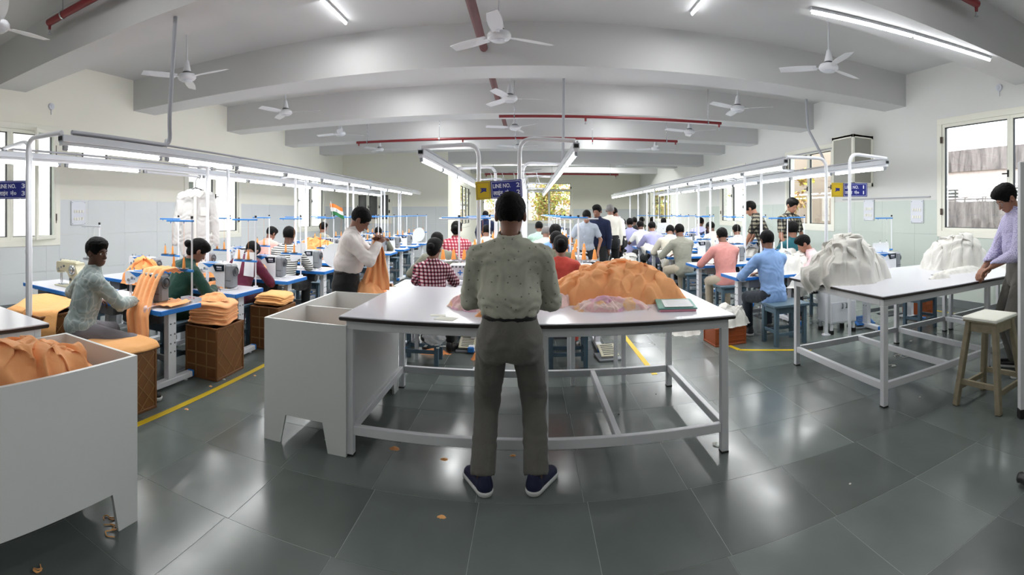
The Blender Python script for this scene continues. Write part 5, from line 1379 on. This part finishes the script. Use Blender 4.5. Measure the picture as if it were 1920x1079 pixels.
heap('orange_cloth_heap', -4.25, 4.22, .75, .30, .26, .24, 31, ORD_, 'heap of orange cloth strips behind the leafy shirted man', 'cloth heap', res=.009, n=26, fold=.03, th=.02)
heap('orange_cloth_heap', -4.15, 5.35, .75, .40, .25, .12, 32, ORD_, 'low heap of orange cloth left of the green dressed woman', 'cloth heap', res=.010, n=20, fold=.03, th=.02)
heap('orange_cloth_heap', -4.0, 8.6, .75, .75, .35, .28, 33, ORD_, 'large heap of orange garments behind the striped shirt', 'cloth heap', res=.016, n=30, fold=.03, th=.03)
heap('orange_cloth_heap', -3.9, 6.6, .75, .25, .2, .10, 34, ORG, 'orange cloth between the maroon and striped workers', 'cloth heap', res=.014, n=10, fold=.03, th=.02)
heap('orange_cloth_heap', -3.30, 4.50, .765, .20, .12, .05, 35, ORG, 'orange piece under the needle of the second machine', 'cloth', res=.010, n=6, fold=.015, th=.01)
heap('orange_cloth_heap', -.55, 5.95, .75, .14, .22, .16, 36, ORG, 'orange cloth beside the plaid woman overlock machine', 'cloth', res=.01, n=8, fold=.02, th=.02, drape=(0, -.5, 1))
heap('white_cloth_heap', 3.02, 3.98, ZT, .56, .42, .40, 41, WH, 'big heap of white garments hanging over the left end of the right table', 'cloth heap', res=.009, n=26, fold=.03, th=.035, drape=(0, 2.62, -1), rot=.1)
heap('white_cloth_heap', 4.75, 3.98, ZT, .60, .38, .42, 43, WH, 'heap of white garments on the table under the front right window', 'cloth heap', res=.012, n=26, fold=.03, th=.03)
heap('white_cloth', 4.35, 3.62, ZT, .45, .16, .025, 44, WH, 'flat white cloth lying in front of the window side heap', 'cloth', res=.011, n=8, fold=.012, th=.012)
heap('white_cloth', 3.80, 3.42, ZT, .16, .08, .03, 45, WH, 'small crumpled white cloth in the middle of the right table', 'cloth', res=.009, n=6, fold=.012, th=.012)
heap('white_cloth', 5.3, 3.30, ZT, .45, .42, .03, 46, WH, 'white cloth hanging off the table before the man at the right edge', 'cloth', res=.012, n=8, fold=.014, th=.012, drape=(1, 3.0, -1))
heap('white_cloth_heap', 3.66, 6.15, .75, .48, .30, .30, 47, WH, 'heap of white cloth on the table beside the blue shirted man', 'cloth heap', res=.012, n=26, fold=.03, th=.03)
heap('white_cloth_heap', 3.55, 5.66, .60, .28, .14, .18, 48, WH, 'white cloth hanging down behind the right table', 'cloth', res=.014, n=10, fold=.02, th=.02, drape=(1, 5.6, -1))
heap('white_cloth_heap', 2.42, 5.62, .22, .28, .24, .20, 49, WH, 'heap of white cloth in the reddish crate by the yellow corner', 'cloth heap', res=.010, n=18, fold=.03, th=.025)
heap('white_cloth_heap', 2.05, 6.35, .0, .24, .38, .26, 50, WH, 'white cloth heaped on the floor behind the reddish crate', 'cloth heap', res=.014, n=16, fold=.03, th=.03)
heap('white_cloth_heap', 5.55, 5.45, .33, .24, .2, .10, 51, WH, 'white cloth in the crate below the right wall', 'cloth', res=.012, n=8, fold=.02, th=.02)
heap('white_cloth_heap', 1.75, 8.9, .0, .35, .5, .75, 52, WH, 'tall white heap in the aisle beside line one', 'cloth heap', res=.02, n=18, fold=.04, th=.03, power=3)
heap('white_cloth_heap', 2.66, 9.4, .76, .16, .22, .06, 53, WH, 'white cloth hanging off the third aisle side table of line one', 'cloth', res=.014, n=8, fold=.02, th=.02, drape=(0, 2.62, -1))
heap('white_cloth_heap', 2.72, 11.0, .76, .2, .25, .08, 54, WH, 'white cloth hanging off a table far down line one', 'cloth', res=.018, n=8, fold=.03, th=.02, drape=(0, 2.62, -1))
for i, (x, y, sx, sy, h) in enumerate(((4.3, 8.7, .4, .22, .14), (4.2, 10.2, .35, .22, .12), (3.1, 7.75, .3, .2, .08), (4.5, 7.2, .4, .2, .16), (2.95, 6.05, .2, .12, .04), (3.2, 13.6, .3, .2, .15))):
    heap('white_cloth', x, y, .76, sx, sy, h, 60 + i, WH, 'white cloth on a line one table, %s from the front' % ORD[i], 'cloth', 'white cloth on line one tables', res=.016, n=10, fold=.02, th=.02)
for i, (x, y, sx, sy, h) in enumerate(((-.85, 7.1, .3, .2, .1), (.7, 7.1, .3, .2, .1), (-.6, 9.4, .3, .2, .14), (.3, 9.4, .3, .2, .1))):
    heap('orange_cloth', x, y, .76, sx, sy, h, 70 + i, ORD_, 'orange cloth on a line two table, %s from the front' % ORD[i], 'cloth', 'orange cloth on line two tables', res=.016, n=10, fold=.02, th=.02)
heap('orange_cloth', -.55, 5.35, 0, .10, .08, .07, 75, ORD_, 'crumpled orange cloth on the floor under line two', 'cloth', res=.008, n=6, fold=.012, th=.012)
heap('orange_cloth', -1.1, 5.5, 0, .22, .08, .03, 76, ORD_, 'orange offcuts on the floor behind the stool', 'cloth', res=.009, n=6, fold=.012, th=.012)
# draped panels: grid sheet along a path in one plane
def drape_sheet(name, label, pts, width, wdir, mats, folds=4, amp=.012, n=60, m_=40, th=.004, taper=None):
    pts = [np.array(p, float) for p in pts]; wd = np.array(wdir, float); wd /= np.linalg.norm(wd)
    seg = [np.linalg.norm(b - a) for a, b in zip(pts[:-1], pts[1:])]; cum = np.concatenate([[0], np.cumsum(seg)]); V = []
    for i in range(n):
        s = cum[-1] * i / (n - 1); k = min(np.searchsorted(cum, s, side='right') - 1, len(seg) - 1); f = (s - cum[k]) / seg[k]; p = pts[k] * (1 - f) + pts[k + 1] * f
        d = (pts[k + 1] - pts[k]) / seg[k]; nr = np.cross(wd, d); wv = width * (1 if taper is None else (taper[0] + (taper[1] - taper[0]) * i / (n - 1)))
        for j in range(m_):
            t = j / (m_ - 1) - .5
            V.append(p + wd * t * wv * (1 + .04 * math.sin(i * .2)) + nr * amp * (math.sin(folds * 2 * PI * t + .8 * math.sin(i * .08)) + .4 * math.sin(folds * 5 * t + i * .11)))
    V = np.array(V); Q = np.array([(i * m_ + j, i * m_ + j + 1, (i + 1) * m_ + j + 1, (i + 1) * m_ + j) for i in range(n - 1) for j in range(m_ - 1)])
    o = link(name, npmesh(name, V, Q, mats)); sm = o.modifiers.new('thick', 'SOLIDIFY'); sm.thickness = th; return tag(o, label, 'cloth')
drape_sheet('orange_trousers', 'long orange garment hanging over the first machine down to the crate', [(-3.22, 3.62, 1.02), (-3.22, 3.50, 1.075), (-3.20, 3.33, 1.07), (-3.19, 3.24, .98), (-3.17, 3.14, .84), (-3.12, 3.03, .70), (-3.05, 2.98, .52), (-3.0, 2.97, .36)], .25, (1, .1, 0), ORG, 4, .011)
drape_sheet('orange_cloth', 'orange panel spread on the table beside the first machine motor', [(-3.06, 3.55, .775), (-3.0, 3.4, .772), (-2.97, 3.2, .775)], .22, (1, .3, 0), ORG, 3, .006, 30, 24)
drape_sheet('pale_cloth', 'pale pink strip hanging from the front edge of the first table', [(-3.06, 3.2, .775), (-3.04, 3.07, .77), (-3.03, 3.05, .6), (-3.03, 3.05, .5)], .06, (1, 0, 0), ['cloth_pinkwhite'], 1, .004, 24, 10)
drape_sheet('orange_cloth', 'flat tan orange garment lying over the front left crate', [(-3.42, 2.70, .45), (-3.2, 2.70, .53), (-2.98, 2.69, .545), (-2.79, 2.68, .535), (-2.755, 2.68, .50)], .50, (0, 1, 0), ['cloth_tan'], 1.5, .006, 50, 40, .012)
drape_sheet('orange_cloth', 'tan orange garment draped over the table left of the leafy shirted man', [(-4.40, 3.05, .70), (-4.15, 2.72, .665), (-4.03, 2.50, .65), (-3.98, 2.43, .5), (-3.97, 2.42, .22)], .56, (.8, .6, 0), ['cloth_tan'], 1.5, .008, 44, 36, .008)
drape_sheet('orange_cloth', 'orange strip with cuff hanging at the foot of the poles', [(-4.05, 2.40, .70), (-4.00, 2.31, .68), (-3.98, 2.29, .50), (-3.98, 2.29, .34)], .16, (.8, .6, 0), ['cloth_tan'], 1, .006, 24, 14, .006)
# folded stacks
def folded(label, loc, rot, w, d, n, lay=.026, mats='cloth_orange', seed=0):
    rs = np.random.RandomState(seed); t = thing('folded_stack', label, 'folded cloth', loc, rot)
    for k in range(n):
        N = 44; M_ = 14; ang = np.linspace(0, 2 * PI, N, endpoint=False); ex = .35
        cx = np.sign(np.cos(ang)) * np.abs(np.cos(ang)) ** ex; cy = np.sign(np.sin(ang)) * np.abs(np.sin(ang)) ** ex
        W2 = w / 2 * (1 - .03 * k / n + .03 * rs.randn() * .5); D2 = d / 2 * (1 - .03 * k / n + .03 * rs.randn() * .5); ox, oy = rs.randn(2) * .007
        rimw = 1 + .02 * np.sin(ang * 5 + rs.rand() * 6) + .012 * np.sin(ang * 11 + rs.rand() * 6); V = []; prof = [(0, 0), (.92, 0), (.985, .25), (1, .5), (.985, .8), (.93, 1.0), (.6, 1.05), (0, 1.05)]
        ph = rs.rand() * 6
        for (r, z) in prof:
            sag = -.035 * (np.abs(cx * r) ** 3) * (k + 1) / n - .012 * np.abs(cy * r) ** 3
            V.append(np.stack([cx * r * W2 * rimw + ox, cy * r * D2 * rimw + oy, k * lay * .93 + z * lay + sag + .006 * np.sin(cx * r * 6 + ph) * np.sin(cy * r * 5 + ph) + 0 * ang + .035], 1))
        V = np.concatenate(V); Q = np.array([(j * N + i, j * N + (i + 1) % N, (j + 1) * N + (i + 1) % N, (j + 1) * N + i) for j in range(len(prof) - 1) for i in range(N)])
        link('folded_layer', npmesh('folded_layer', V, Q, [mats]), t)
    return t
folded('stack of folded orange garments on the crate by the second table', (-2.98, 3.98, .49), .3, .42, .46, 8, .027, seed=1)
heap('orange_cloth', -2.99, 3.98, .73, .18, .18, .05, 81, ORG, 'crumpled orange garment on top of the folded stack', 'cloth', res=.008, n=5, fold=.012, th=.012)
folded('stack of folded orange garments on the crate by the third table', (-2.95, 5.16, .49), .1, .40, .40, 5, .026, 'cloth_tan', seed=2)
# hanging white shirt
t = thing('hanging_shirt', 'white long sleeved shirt on a hanger below the wall side light rail', 'shirt', (-4.55, 5.62, -.28), .55); t.scale = (1.3, 1, 1.15)
g = SDF()
g.ell((0, 0, 1.62), (.17, .03, .34), None, .05); g.ell((0, 0, 1.25), (.19, .03, .28), None, .06); g.cone((-.15, 0, 1.86), (.15, 0, 1.86), .05, .05, .05); g.cut((0, 0, 1.06), (0, 0, -1), .6)
for s in (-1, 1): g.cone((s * .17, 0, 1.85), (s * .22, 0, 1.55), .045, .042, .02); g.cone((s * .22, 0, 1.55), (s * .235, 0, 1.25), .042, .036, .02)
sdf_obj('shirt_body', g, .012, ['cloth_shirtwhite'], t, wr=.006, wfreq=60)
m = MB(); m.prism([(-.08, 1.93), (0, 1.86), (-.05, 1.83), (-.10, 1.89)], 1, -.06, -.045); m.prism([(.08, 1.93), (.10, 1.89), (.05, 1.83), (0, 1.86)], 1, -.06, -.045); m.build('collar', 'cloth_white', t)
m = MB(); m.b2(-.016, .016, -.055, -.045, 1.1, 1.85, .002); m.build('placket', 'cloth_white', t)
m = MB(); m.b2(.06, .15, -.052, -.045, 1.60, 1.71, .002); m.build('pocket', 'cloth_white', t)
m = MB(); m.path([(-.18, 0, 1.88), (0, 0, 1.96), (.18, 0, 1.88)], .012, 8); m.path([(0, 0, 1.96), (0, 0, 2.06), (.03, 0, 2.10), (.05, 0, 2.07)], .004, 6, bend=.02); m.build('hanger', 'black_plastic', t)
# small flag on a stand
t = thing('flag', 'small orange white and green paper flag on a stick at a thread stand', 'flag', (-2.955, 7.01, 1.45), .2)
m = MB(); m.cyl((.0, 0, 0), (-.05, 0, .34), .004, n=6); m.build('stick', 'paper', t)
def fw_(u, v): return (-.035 - .03 * v + u * .20, .018 * math.sin(u * 6), .12 + .18 * v - .055 * u + .012 * math.sin(u * 5))
for k, mt in enumerate(('flag_green', 'flag_white', 'flag_saffron')):
    m = MB(); n = 10; vs = []; fs = []
    for i in range(n + 1):
        for j in range(2):
            p = fw_(i / n, (k + j) / 3); vs += [p, (p[0], p[1] + .001, p[2])]
    for i in range(n): a = 4 * i; fs += [(a, a + 4, a + 6, a + 2), (a + 1, a + 3, a + 7, a + 5)]
    m.add(vs, fs, True); m.build('stripe', mt, t)
m = MB(); p = fw_(.5, .5); R = Matrix.Rotation(PI / 2, 3, 'X')
for k in range(12): a = 2 * PI * k / 12; m.bar((p[0], p[1] - .003, p[2]), (p[0] + .022 * math.cos(a), p[1] - .003, p[2] + .022 * math.sin(a)), .0012, .0012)
m.lathe([(.020, 0), (.0225, 0), (.0225, .001), (.020, .001), (.020, 0)], 20, (p[0], p[1] - .003, p[2]), 0, R); m.build('wheel_mark', 'flag_navy', t)
# plastic bag with white pieces
t = thing('plastic_bag', 'clear plastic bag of white pieces behind the central table', 'bag', (.47, 4.66, .80))
g = SDF(); g.ell((0, 0, .07), (.12, .09, .08), None, .03); g.cone((.02, 0, .10), (.05, 0, .19), .06, .015, .03); sdf_obj('bag_film', g, .010, ['clear_plastic'], t, wr=.010, wfreq=50)
rs = np.random.RandomState(4)
for k in range(14): m = MB(); m.box((0, 0, 0), (.045, .03, .012), .004); m.build('contents', 'cloth_white', t, (rs.uniform(-.07, .07), rs.uniform(-.05, .05), rs.uniform(.02, .09)), tuple(rs.uniform(-1, 1, 3)))
t = thing('plastic_bag', 'crumpled clear bag beside the brown crate in the left aisle', 'bag', (-1.72, 6.7, 0)); g = SDF(); g.ell((0, 0, .18), (.17, .15, .20), None, .03); sdf_obj('bag_film', g, .016, ['clear_plastic'], t, wr=.014, wfreq=36)
heap('bag_filling', 0, 0, .01, .13, .12, .22, 6, WH, parent=t, res=.016, n=6)
t = thing('plastic_bag', 'clear bag with white cuttings hanging by the left stool under the table', 'bag', (-.98, 4.98, .28)); g = SDF(); g.ell((0, 0, .05), (.12, .06, .10), None, .03); sdf_obj('bag_film', g, .012, ['clear_plastic'], t, wr=.010, wfreq=50)
m = MB(); [m.box((rs.uniform(-.1, .1), rs.uniform(-.05, .05), rs.uniform(-.07, .03)), (.03, .02, .008), .002) for k in range(18)]; m.build('cuttings', 'cloth_white', t)
t = thing('parts_tray', 'small white tray of red bobbins on the first sewing table', 'tray', (-3.02, 3.66, .752), -.1)
m = MB(); m.b2(-.09, .09, -.05, .05, 0, .004)
for s in (-1, 1): m.b2(s * .09 - .003, s * .09 + .003, -.05, .05, 0, .035); m.b2(-.09, .09, s * .05 - .003, s * .05 + .003, 0, .035)
m.build('tray', 'switch_white', t)
for k in range(6): m = MB(); m.cyl((0, 0, 0), (0, 0, .012), .011, n=10); m.build('bobbin', 'folder_pink', t, (-.06 + k * .024, (-.02, .02)[k % 2], .016))
# loose scraps on the floor
rs = np.random.RandomState(12)
scr = [(740, 842, 0, .03), (833, 862, 1, .02), (962, 855, 1, .016), (828, 970, 1, .018), (207, 997, 2, .03), (205, 972, 2, .02), (350, 768, 0, .015), (64, 1068, 2, .02), (612, 825, 3, .012), (905, 838, 3, .014), (1594, 908, 3, .007), (1160, 778, 4, .008),
       (1690, 668, 3, .05), (1672, 688, 3, .03), (1708, 640, 3, .02), (1345, 832, 3, .03), (395, 725, 1, .014), (420, 712, 3, .014), (478, 705, 1, .012), (1230, 740, 4, .006), (1800, 655, 3, .012), (1725, 745, 3, .008), (650, 815, 3, .010)]
nm_ = {0: ('orange and white fabric scrap', 'cloth_orange'), 1: ('small orange fabric scrap', 'cloth_tan'), 2: ('brownish thread end', 'cloth_tan'), 3: ('white lint scrap', 'cloth_white'), 4: ('dark bit', 'black_plastic')}
where = ['on the floor left of the front table legs', 'on the floor between table and standing man', 'on the floor between the man\'s feet', 'alone on the foreground floor', 'at the foot of the big left bin', 'under the big left bin corner', 'beside the left yellow line near the crate', 'in the bottom left corner of the picture', 'by the small bin foot',
         'under the front rail of the table', 'on the open floor at the right', 'under the middle of the central table', 'under the right table, larger one', 'under the right table, nearer one', 'under the right table, farther one', 'at the right front leg of the central table', 'on the left yellow line', 'past the second crate', 'near the third table foot',
         'right of centre under the central table', 'under the far end of the right table', 'on the floor before the right table', 'near the left front leg of the central table']
for (u, v, k, s), wh in zip(scr, where):
    d = 1472 / (v - 400); x, y = P(u, d)
    if k == 4: m = MB(); m.lathe([(0, 0), (s, 0), (s, s * .6), (0, s)], 8); o = m.build('debris', 'black_plastic'); o.location = (x, y, .001); tag(o, nm_[k][0] + ' ' + wh, 'scrap')
    elif k == 2 or (k == 3 and s > .025):
        m = MB()
        for j in range(3): a = rs.rand() * 6; m.path([(0, 0, .003), (s * math.cos(a), s * math.sin(a), .008), (s * 1.6 * math.cos(a + .7), s * 1.6 * math.sin(a + .7), .003), (s * 1.8 * math.cos(a + 1.5), s * 1.8 * math.sin(a + 1.5), .004)], .003, 5, bend=.01)
        o = m.build('thread_end', nm_[k][1]); o.location = (x, y, .001); tag(o, nm_[k][0] + ' ' + wh, 'scrap')
    else: heap('fabric_scrap', x, y, 0, s * 1.3, s, s * .35, int(u), [nm_[k][1]], nm_[k][0] + ' ' + wh, 'scrap', res=max(s / 6, .002), n=3, fold=s * .2, th=s * .15)

for o in list(COL.objects):
    if o.parent is not None and o.name.split('.')[0] in ('bolt', 'screw', 'tension_discs', 'thread_guide', 'rib', 'cuttings', 'knob', 'grip', 'printed_lines', 'display_digits'): o['kind'] = 'stuff'
# ---------------------------------------------------------------- people
person('man seen from behind in sage patterned shirt and grey trousers at the central table', (-.115, 2.80, 0), 0, 'stand', lean=.02, hyaw=-.12, hpitch=.22, hands=((-.10, .33, 1.06), (.12, .32, 1.02)),
       elbow=((-.7, -.35, -1), (.7, -.35, -1)), shirt='shirt_sage', trousers='trousers_grey', skin=1, hair='short', lod=0, scale=1.015, feet=((-.155, 0, .08), (.155, .02, .08)), shoes='shoe_navy', belt=True, hem=0, fat=.99, wr=.006)
o1, j1 = person('young man in grey leafy shirt looking round over his shoulder at the first machine', (-3.42, 2.62, 0), -.35, 'sit', lean=.22, twist=-.05, hyaw=-1.05, hpitch=-.02, hands=((-.35, .28, .78), (.06, .50, .81)),
       shirt='shirt_leafy', trousers='trousers_mid', skin=0, hair='thick', lod=0, feet=((-.15, .35, .08), (.30, .42, .08)), eyes=True, belt=True, kneeout=.5, hem=.05, wr=.005)
person('standing man in white shirt examining an orange garment in the left aisle', (-1.84, 4.70, 0), -1.35, 'stand', lean=.10, hyaw=-.05, hpitch=.65, hands=((-.05, .30, 1.32), (.06, .34, 1.30)),
       elbow=((-.7, .1, -1), (.7, .1, -1)), shirt='shirt_white', trousers='trousers_black', skin=1, hair='short', lod=0, scale=1.0, fat=1.08, eyes='down', belt=True, hem=0)
drape_sheet('orange_trousers', 'orange garment held up by the standing white shirted man', [(-1.53, 4.77, 1.32), (-1.52, 4.76, 1.2), (-1.53, 4.75, 1.0), (-1.55, 4.73, .82)], .30, (1, .25, 0), ORG, 3.5, .018, 50, 40, .005, (.25, 1.05))
S = person
S('woman in dark green dress with hair in a bun at the second machine', (-3.46, 3.86, 0), -.3, lean=.35, roll=.12, hpitch=.45, hyaw=-.35, shirt='shirt_green', trousers='shirt_green', skin=1, hair='bun', lod=1, sex='f', hem=.1, eyes=False, hands=((-.12, .44, .80), (.2, .42, .80)))
S('woman in maroon dress bent low over the third machine', (-3.42, 5.02, 0), .1, lean=.62, hpitch=.6, shirt='shirt_maroon', trousers='skirt_maroon', skin=1, hair='thick', lod=1, sex='f', hem=.1)
S('person with cropped black hair in a black and white striped shirt', (-3.42, 6.25, 0), 0, lean=.18, hpitch=.2, shirt='shirt_stripes', trousers='trousers_black', skin=0, hair='short', lod=1, scale=1.03, collar=False, hem=.12)
S('worker in pale pink top by the left wall', (-4.62, 7.7, 0), .1, lean=.3, hyaw=-.4, hpitch=.4, shirt='shirt_pinkish', skin=1, hair='thick', lod=1, sex='f')
S('worker with short black hair in grey brown top by the left wall windows', (-4.7, 10.3, 0), -.2, lean=.15, hpitch=.2, shirt='shirt_grey', skin=1, hair='thick', lod=1)
S('worker in dark cap and olive shirt leaning over a machine in line three', (-3.35, 10.5, 0), .3, lean=.55, hpitch=.3, shirt='shirt_olive', skin=1, hair='short', lod=1)
S('woman in pink and black plaid shirt with hair tied up', (-1.05, 5.18, 0), 0, lean=.10, hyaw=-.15, hpitch=.25, shirt='shirt_plaid_pink', skin=1, hair='bun', lod=1, sex='f', scale=.92, hem=.1)
S('man in grey olive shirt leaning left behind the plaid shirted woman', (-1.15, 6.35, 0), .2, lean=.35, roll=-.1, hpitch=.35, shirt='shirt_olive', skin=1, hair='thick', lod=1, hands=((-.32, .42, .78), (.1, .46, .80)))
S('worker in red checked shirt in the left row of line two', (-1.22, 8.0, 0), 0, lean=.12, hpitch=.15, shirt='shirt_plaid_red', skin=1, hair='bun', lod=1, scale=1.03, seat=.55)
S('worker in white shirt between the central poles', (-.85, 9.4, 0), 0, lean=.2, shirt='shirt_tee', skin=1, hair='short', lod=1)
S('standing person in dark blue top far behind the sign poles', (-1.25, 14.1, 0), PI, 'stand', hpitch=.25, shirt='shirt_navy', skin=0, hair='short', lod=1)
S('dark haired person in black far behind the standing man', (-.5, 12.6, 0), .3, lean=.3, shirt='trousers_black', skin=1, hair='thick', lod=2)
S('woman in red dress with dark hair tied back', (.34, 5.30, 0), -.05, lean=.22, hpitch=.35, shirt='shirt_red', trousers='shirt_red', skin=1, hair='bun', lod=1, sex='f', hem=.1, collar=False, scale=.98)
S('person in dark olive top directly behind the red dressed woman', (.36, 6.35, 0), 0, lean=.30, hpitch=.3, shirt='shirt_darkolive', skin=1, hair='thick', lod=1)
S('man in blue shirt with one dark sleeve in line two', (.38, 7.5, 0), -.1, lean=.22, hpitch=.25, shirt='shirt_blue', skin=1, hair='thick', lod=1, scale=1.07)
S('worker in light grey shirt and white cap', (.28, 9.4, 0), -.15, lean=.35, hpitch=.35, shirt='shirt_lightgrey', skin=1, hair='thin', hm='hair_grey', lod=1)
S('worker in mint green tee shirt near the far window', (.22, 11.3, 0), 0, lean=.2, hpitch=.25, shirt='shirt_mint', skin=1, hair='short', lod=1, sleeve=.5, scale=1.04)
S('standing man in pale blue grey shirt facing the camera in the right aisle', (1.13, 9.9, 0), PI, 'stand', hpitch=.35, shirt='shirt_greyblue', trousers='trousers_black', skin=2, hair='thin', lod=1, sleeve=.5, hands=((-.24, .1, .82), (.24, .1, .82)))
S('tall standing man in navy shirt facing the camera', (1.46, 10.3, 0), PI - .25, 'stand', hpitch=.1, hyaw=-.2, shirt='shirt_navy', skin=1, hair='thick', lod=1, scale=1.06)
S('grey haired standing man in white shirt with his back turned', (1.86, 11.1, 0), 0, 'stand', hpitch=.2, hyaw=-.2, shirt='shirt_offwhite', trousers='trousers_black', skin=1, hair='short', hm='hair_grey', lod=1, scale=1.08, fat=1.1, hem=0)
S('man with bowed head standing beside the grey haired man', (2.16, 11.5, 0), .9, 'stand', lean=.15, hpitch=.7, shirt='shirt_white', trousers='trousers_black', skin=1, hair='short', lod=1, scale=1.05, hem=0)
L1 = (('man in blue shirt and jeans on the front stool of line one', 1450, 5.42, 'shirt_sky', 'trousers_jeans', 'short', .18, .2, 1.0),
      ('man in salmon pink shirt in line one', 1362, 7.0, 'shirt_salmon', 'trousers_beige', 'thick', .22, .35, 1.0),
      ('man in olive grey shirt in line one', 1282, 8.65, 'shirt_grey', 'trousers_beige', 'short', .20, .3, 1.03),
      ('hunched man in cream jacket beyond the olive grey shirt', 1256, 9.9, 'shirt_beige', 'trousers_black', 'thick', .5, .5, 1.08),
      ('man in lavender shirt nearer of the two in the aisle row', 1228, 11.3, 'shirt_lavender', 'trousers_black', 'short', .25, .25, 1.04),
      ('man in white tee shirt between the two lavender shirts', 1207, 12.6, 'shirt_tee', 'trousers_black', 'thick', .25, .35, 1.04),
      ('man in lavender shirt farther of the two in the aisle row', 1183, 13.0, 'shirt_lavender', 'trousers_black', 'short', .15, .15, 1.1))
for i, (lab, u, y, sh, tr, ha, le, hpz, sc) in enumerate(L1):
    x = math.tan((u - CU) / FP) * y
    S(lab, (x, y, 0), (.05, -.05, .15, -.3, .1, .2, 0)[i], lean=le, hpitch=hpz, shirt=sh, trousers=tr, skin=(1, 1, 1, 1, 2, 0, 1)[i], hair=ha, lod=0 if i == 0 else 1, scale=sc, hem=.12, sleeve=.5 if 'tee' in lab else 1,
      hands=((-.26, .40, .79), (.05, .46, .80)) if i in (0, 1, 2) else None, shoes='shoe_grey')
L1b = (('man in teal shirt seen from behind near the right windows', 1491, 6.75, 'shirt_teal', 'short', .08, .1, 1.1, 0), ('worker in off white shirt by the third pair of right windows', 1390, 9.4, 'shirt_white', 'thick', .3, .3, 1.0, 0),
       ('worker in pale olive shirt beside the white heaps', 1345, 10.9, 'shirt_offwhite', 'thick', .3, .3, 1.05, .3), ('worker in navy top bent over blue cloth', 1322, 12.2, 'shirt_navy', 'thick', .35, .5, 1.05, PI),
       ('man in lilac shirt turned sideways by the right wall', 1310, 13.3, 'shirt_lavender', 'short', .15, .3, 1.12, -.7), ('worker half hidden behind the pointed white sheet', 1247, 15.6, 'shirt_lightgrey', 'thick', .2, .2, 1.08, 0),
       ('far worker in brown beside the white posts', 1208, 17.4, 'shirt_darkolive', 'short', .15, .2, 1.1, .4), ('far worker in black beyond the lavender shirts', 1191, 16.2, 'trousers_black', 'short', .15, .2, 1.1, 0),
       ('far worker in grey top near the back wall', 1225, 17.0, 'shirt_grey', 'short', .15, .2, 1.1, 0), ('far dark dressed worker behind the man with bowed head', 1170, 14.8, 'trousers_black', 'thick', .2, .2, 1.05, 0))
for i, (lab, u, y, sh, ha, le, hpz, sc, ro) in enumerate(L1b):
    x = math.tan((u - CU) / FP) * y
    S(lab, (x, y, 0), ro, lean=le, hpitch=hpz, shirt=sh, skin=(1, 1, 0, 0, 1, 0, 1, 0, 0, 0)[i], hair=ha, lod=1 if i < 5 else 2, scale=sc, hem=.1)
S('young man with an earphone in pale pink shirt bending over white cloth', (4.12, 6.0, 0), 1.15, 'sit', lean=.42, hpitch=.35, shirt='shirt_palepink', skin=2, hair='thick', lod=0, hands=((-.14, .40, .90), (.16, .42, .90)), seat=.46)
S('standing boy in dark plaid half sleeved shirt facing the camera', (4.62, 7.95, 0), PI + .25, 'stand', lean=.05, hpitch=.4, shirt='shirt_plaid_dark', trousers='trousers_black', skin=2, hair='thick', lod=1, sleeve=.5, scale=1.12, hands=((-.30, .12, .92), (.20, .18, .92)), hem=.1)
S('standing boy in dark shirt reaching down beside the pole of line one', (4.35, 8.3, 0), .9, 'stand', lean=.35, hpitch=.4, shirt='shirt_plaid_dark', trousers='trousers_black', skin=2, hair='thick', lod=1, sleeve=.5, scale=1.12, hands=((-.12, .45, .86), (.14, .45, .86)), hem=.1)
o2, j2 = S('man in purple checked shirt and glasses standing at the right edge', (4.20, 2.69, 0), .95, 'stand', lean=.10, hpitch=.62, hyaw=.2, shirt='shirt_purple_check', trousers='trousers_grey', skin=2, hair='thick', lod=0, scale=1.14, eyes='down', hands=((-.10, .34, 1.08), (.10, .36, 1.05)), belt=True, hem=.1)
m = MB(); hb = j2['HB']
for e in (-1, 1):
    c = j2['hc'] + hb @ np.array([e * .031, .105, .002]); R = Matrix([list(x) for x in hb]) @ Matrix.Rotation(-PI / 2, 3, 'X')
    m.lathe([(.021, -.001), (.023, -.001), (.023, .001), (.021, .001), (.021, -.001)], 20, c, 0, R); p = c + hb @ np.array([e * .023, 0, .004]); q_ = j2['hc'] + hb @ np.array([e * .082, .0, .008]); m.cyl(p, q_, .0015, n=5)
m.build('glasses', 'steel', o2)
S('olive dressed person sitting just outside the right edge', (2.36, .98, 0), -.5, 'sit', lean=.1, hpitch=.2, shirt='shirt_darkolive', trousers='shirt_olive', skin=1, lod=1, hair='short', hands=((-.22, .36, .82), (.1, .4, .82)))
place('st', None, (2.36, .98, 0), -.5, 'blue grey stool at the right edge of the picture', 'operators stools of line one')
t = 0
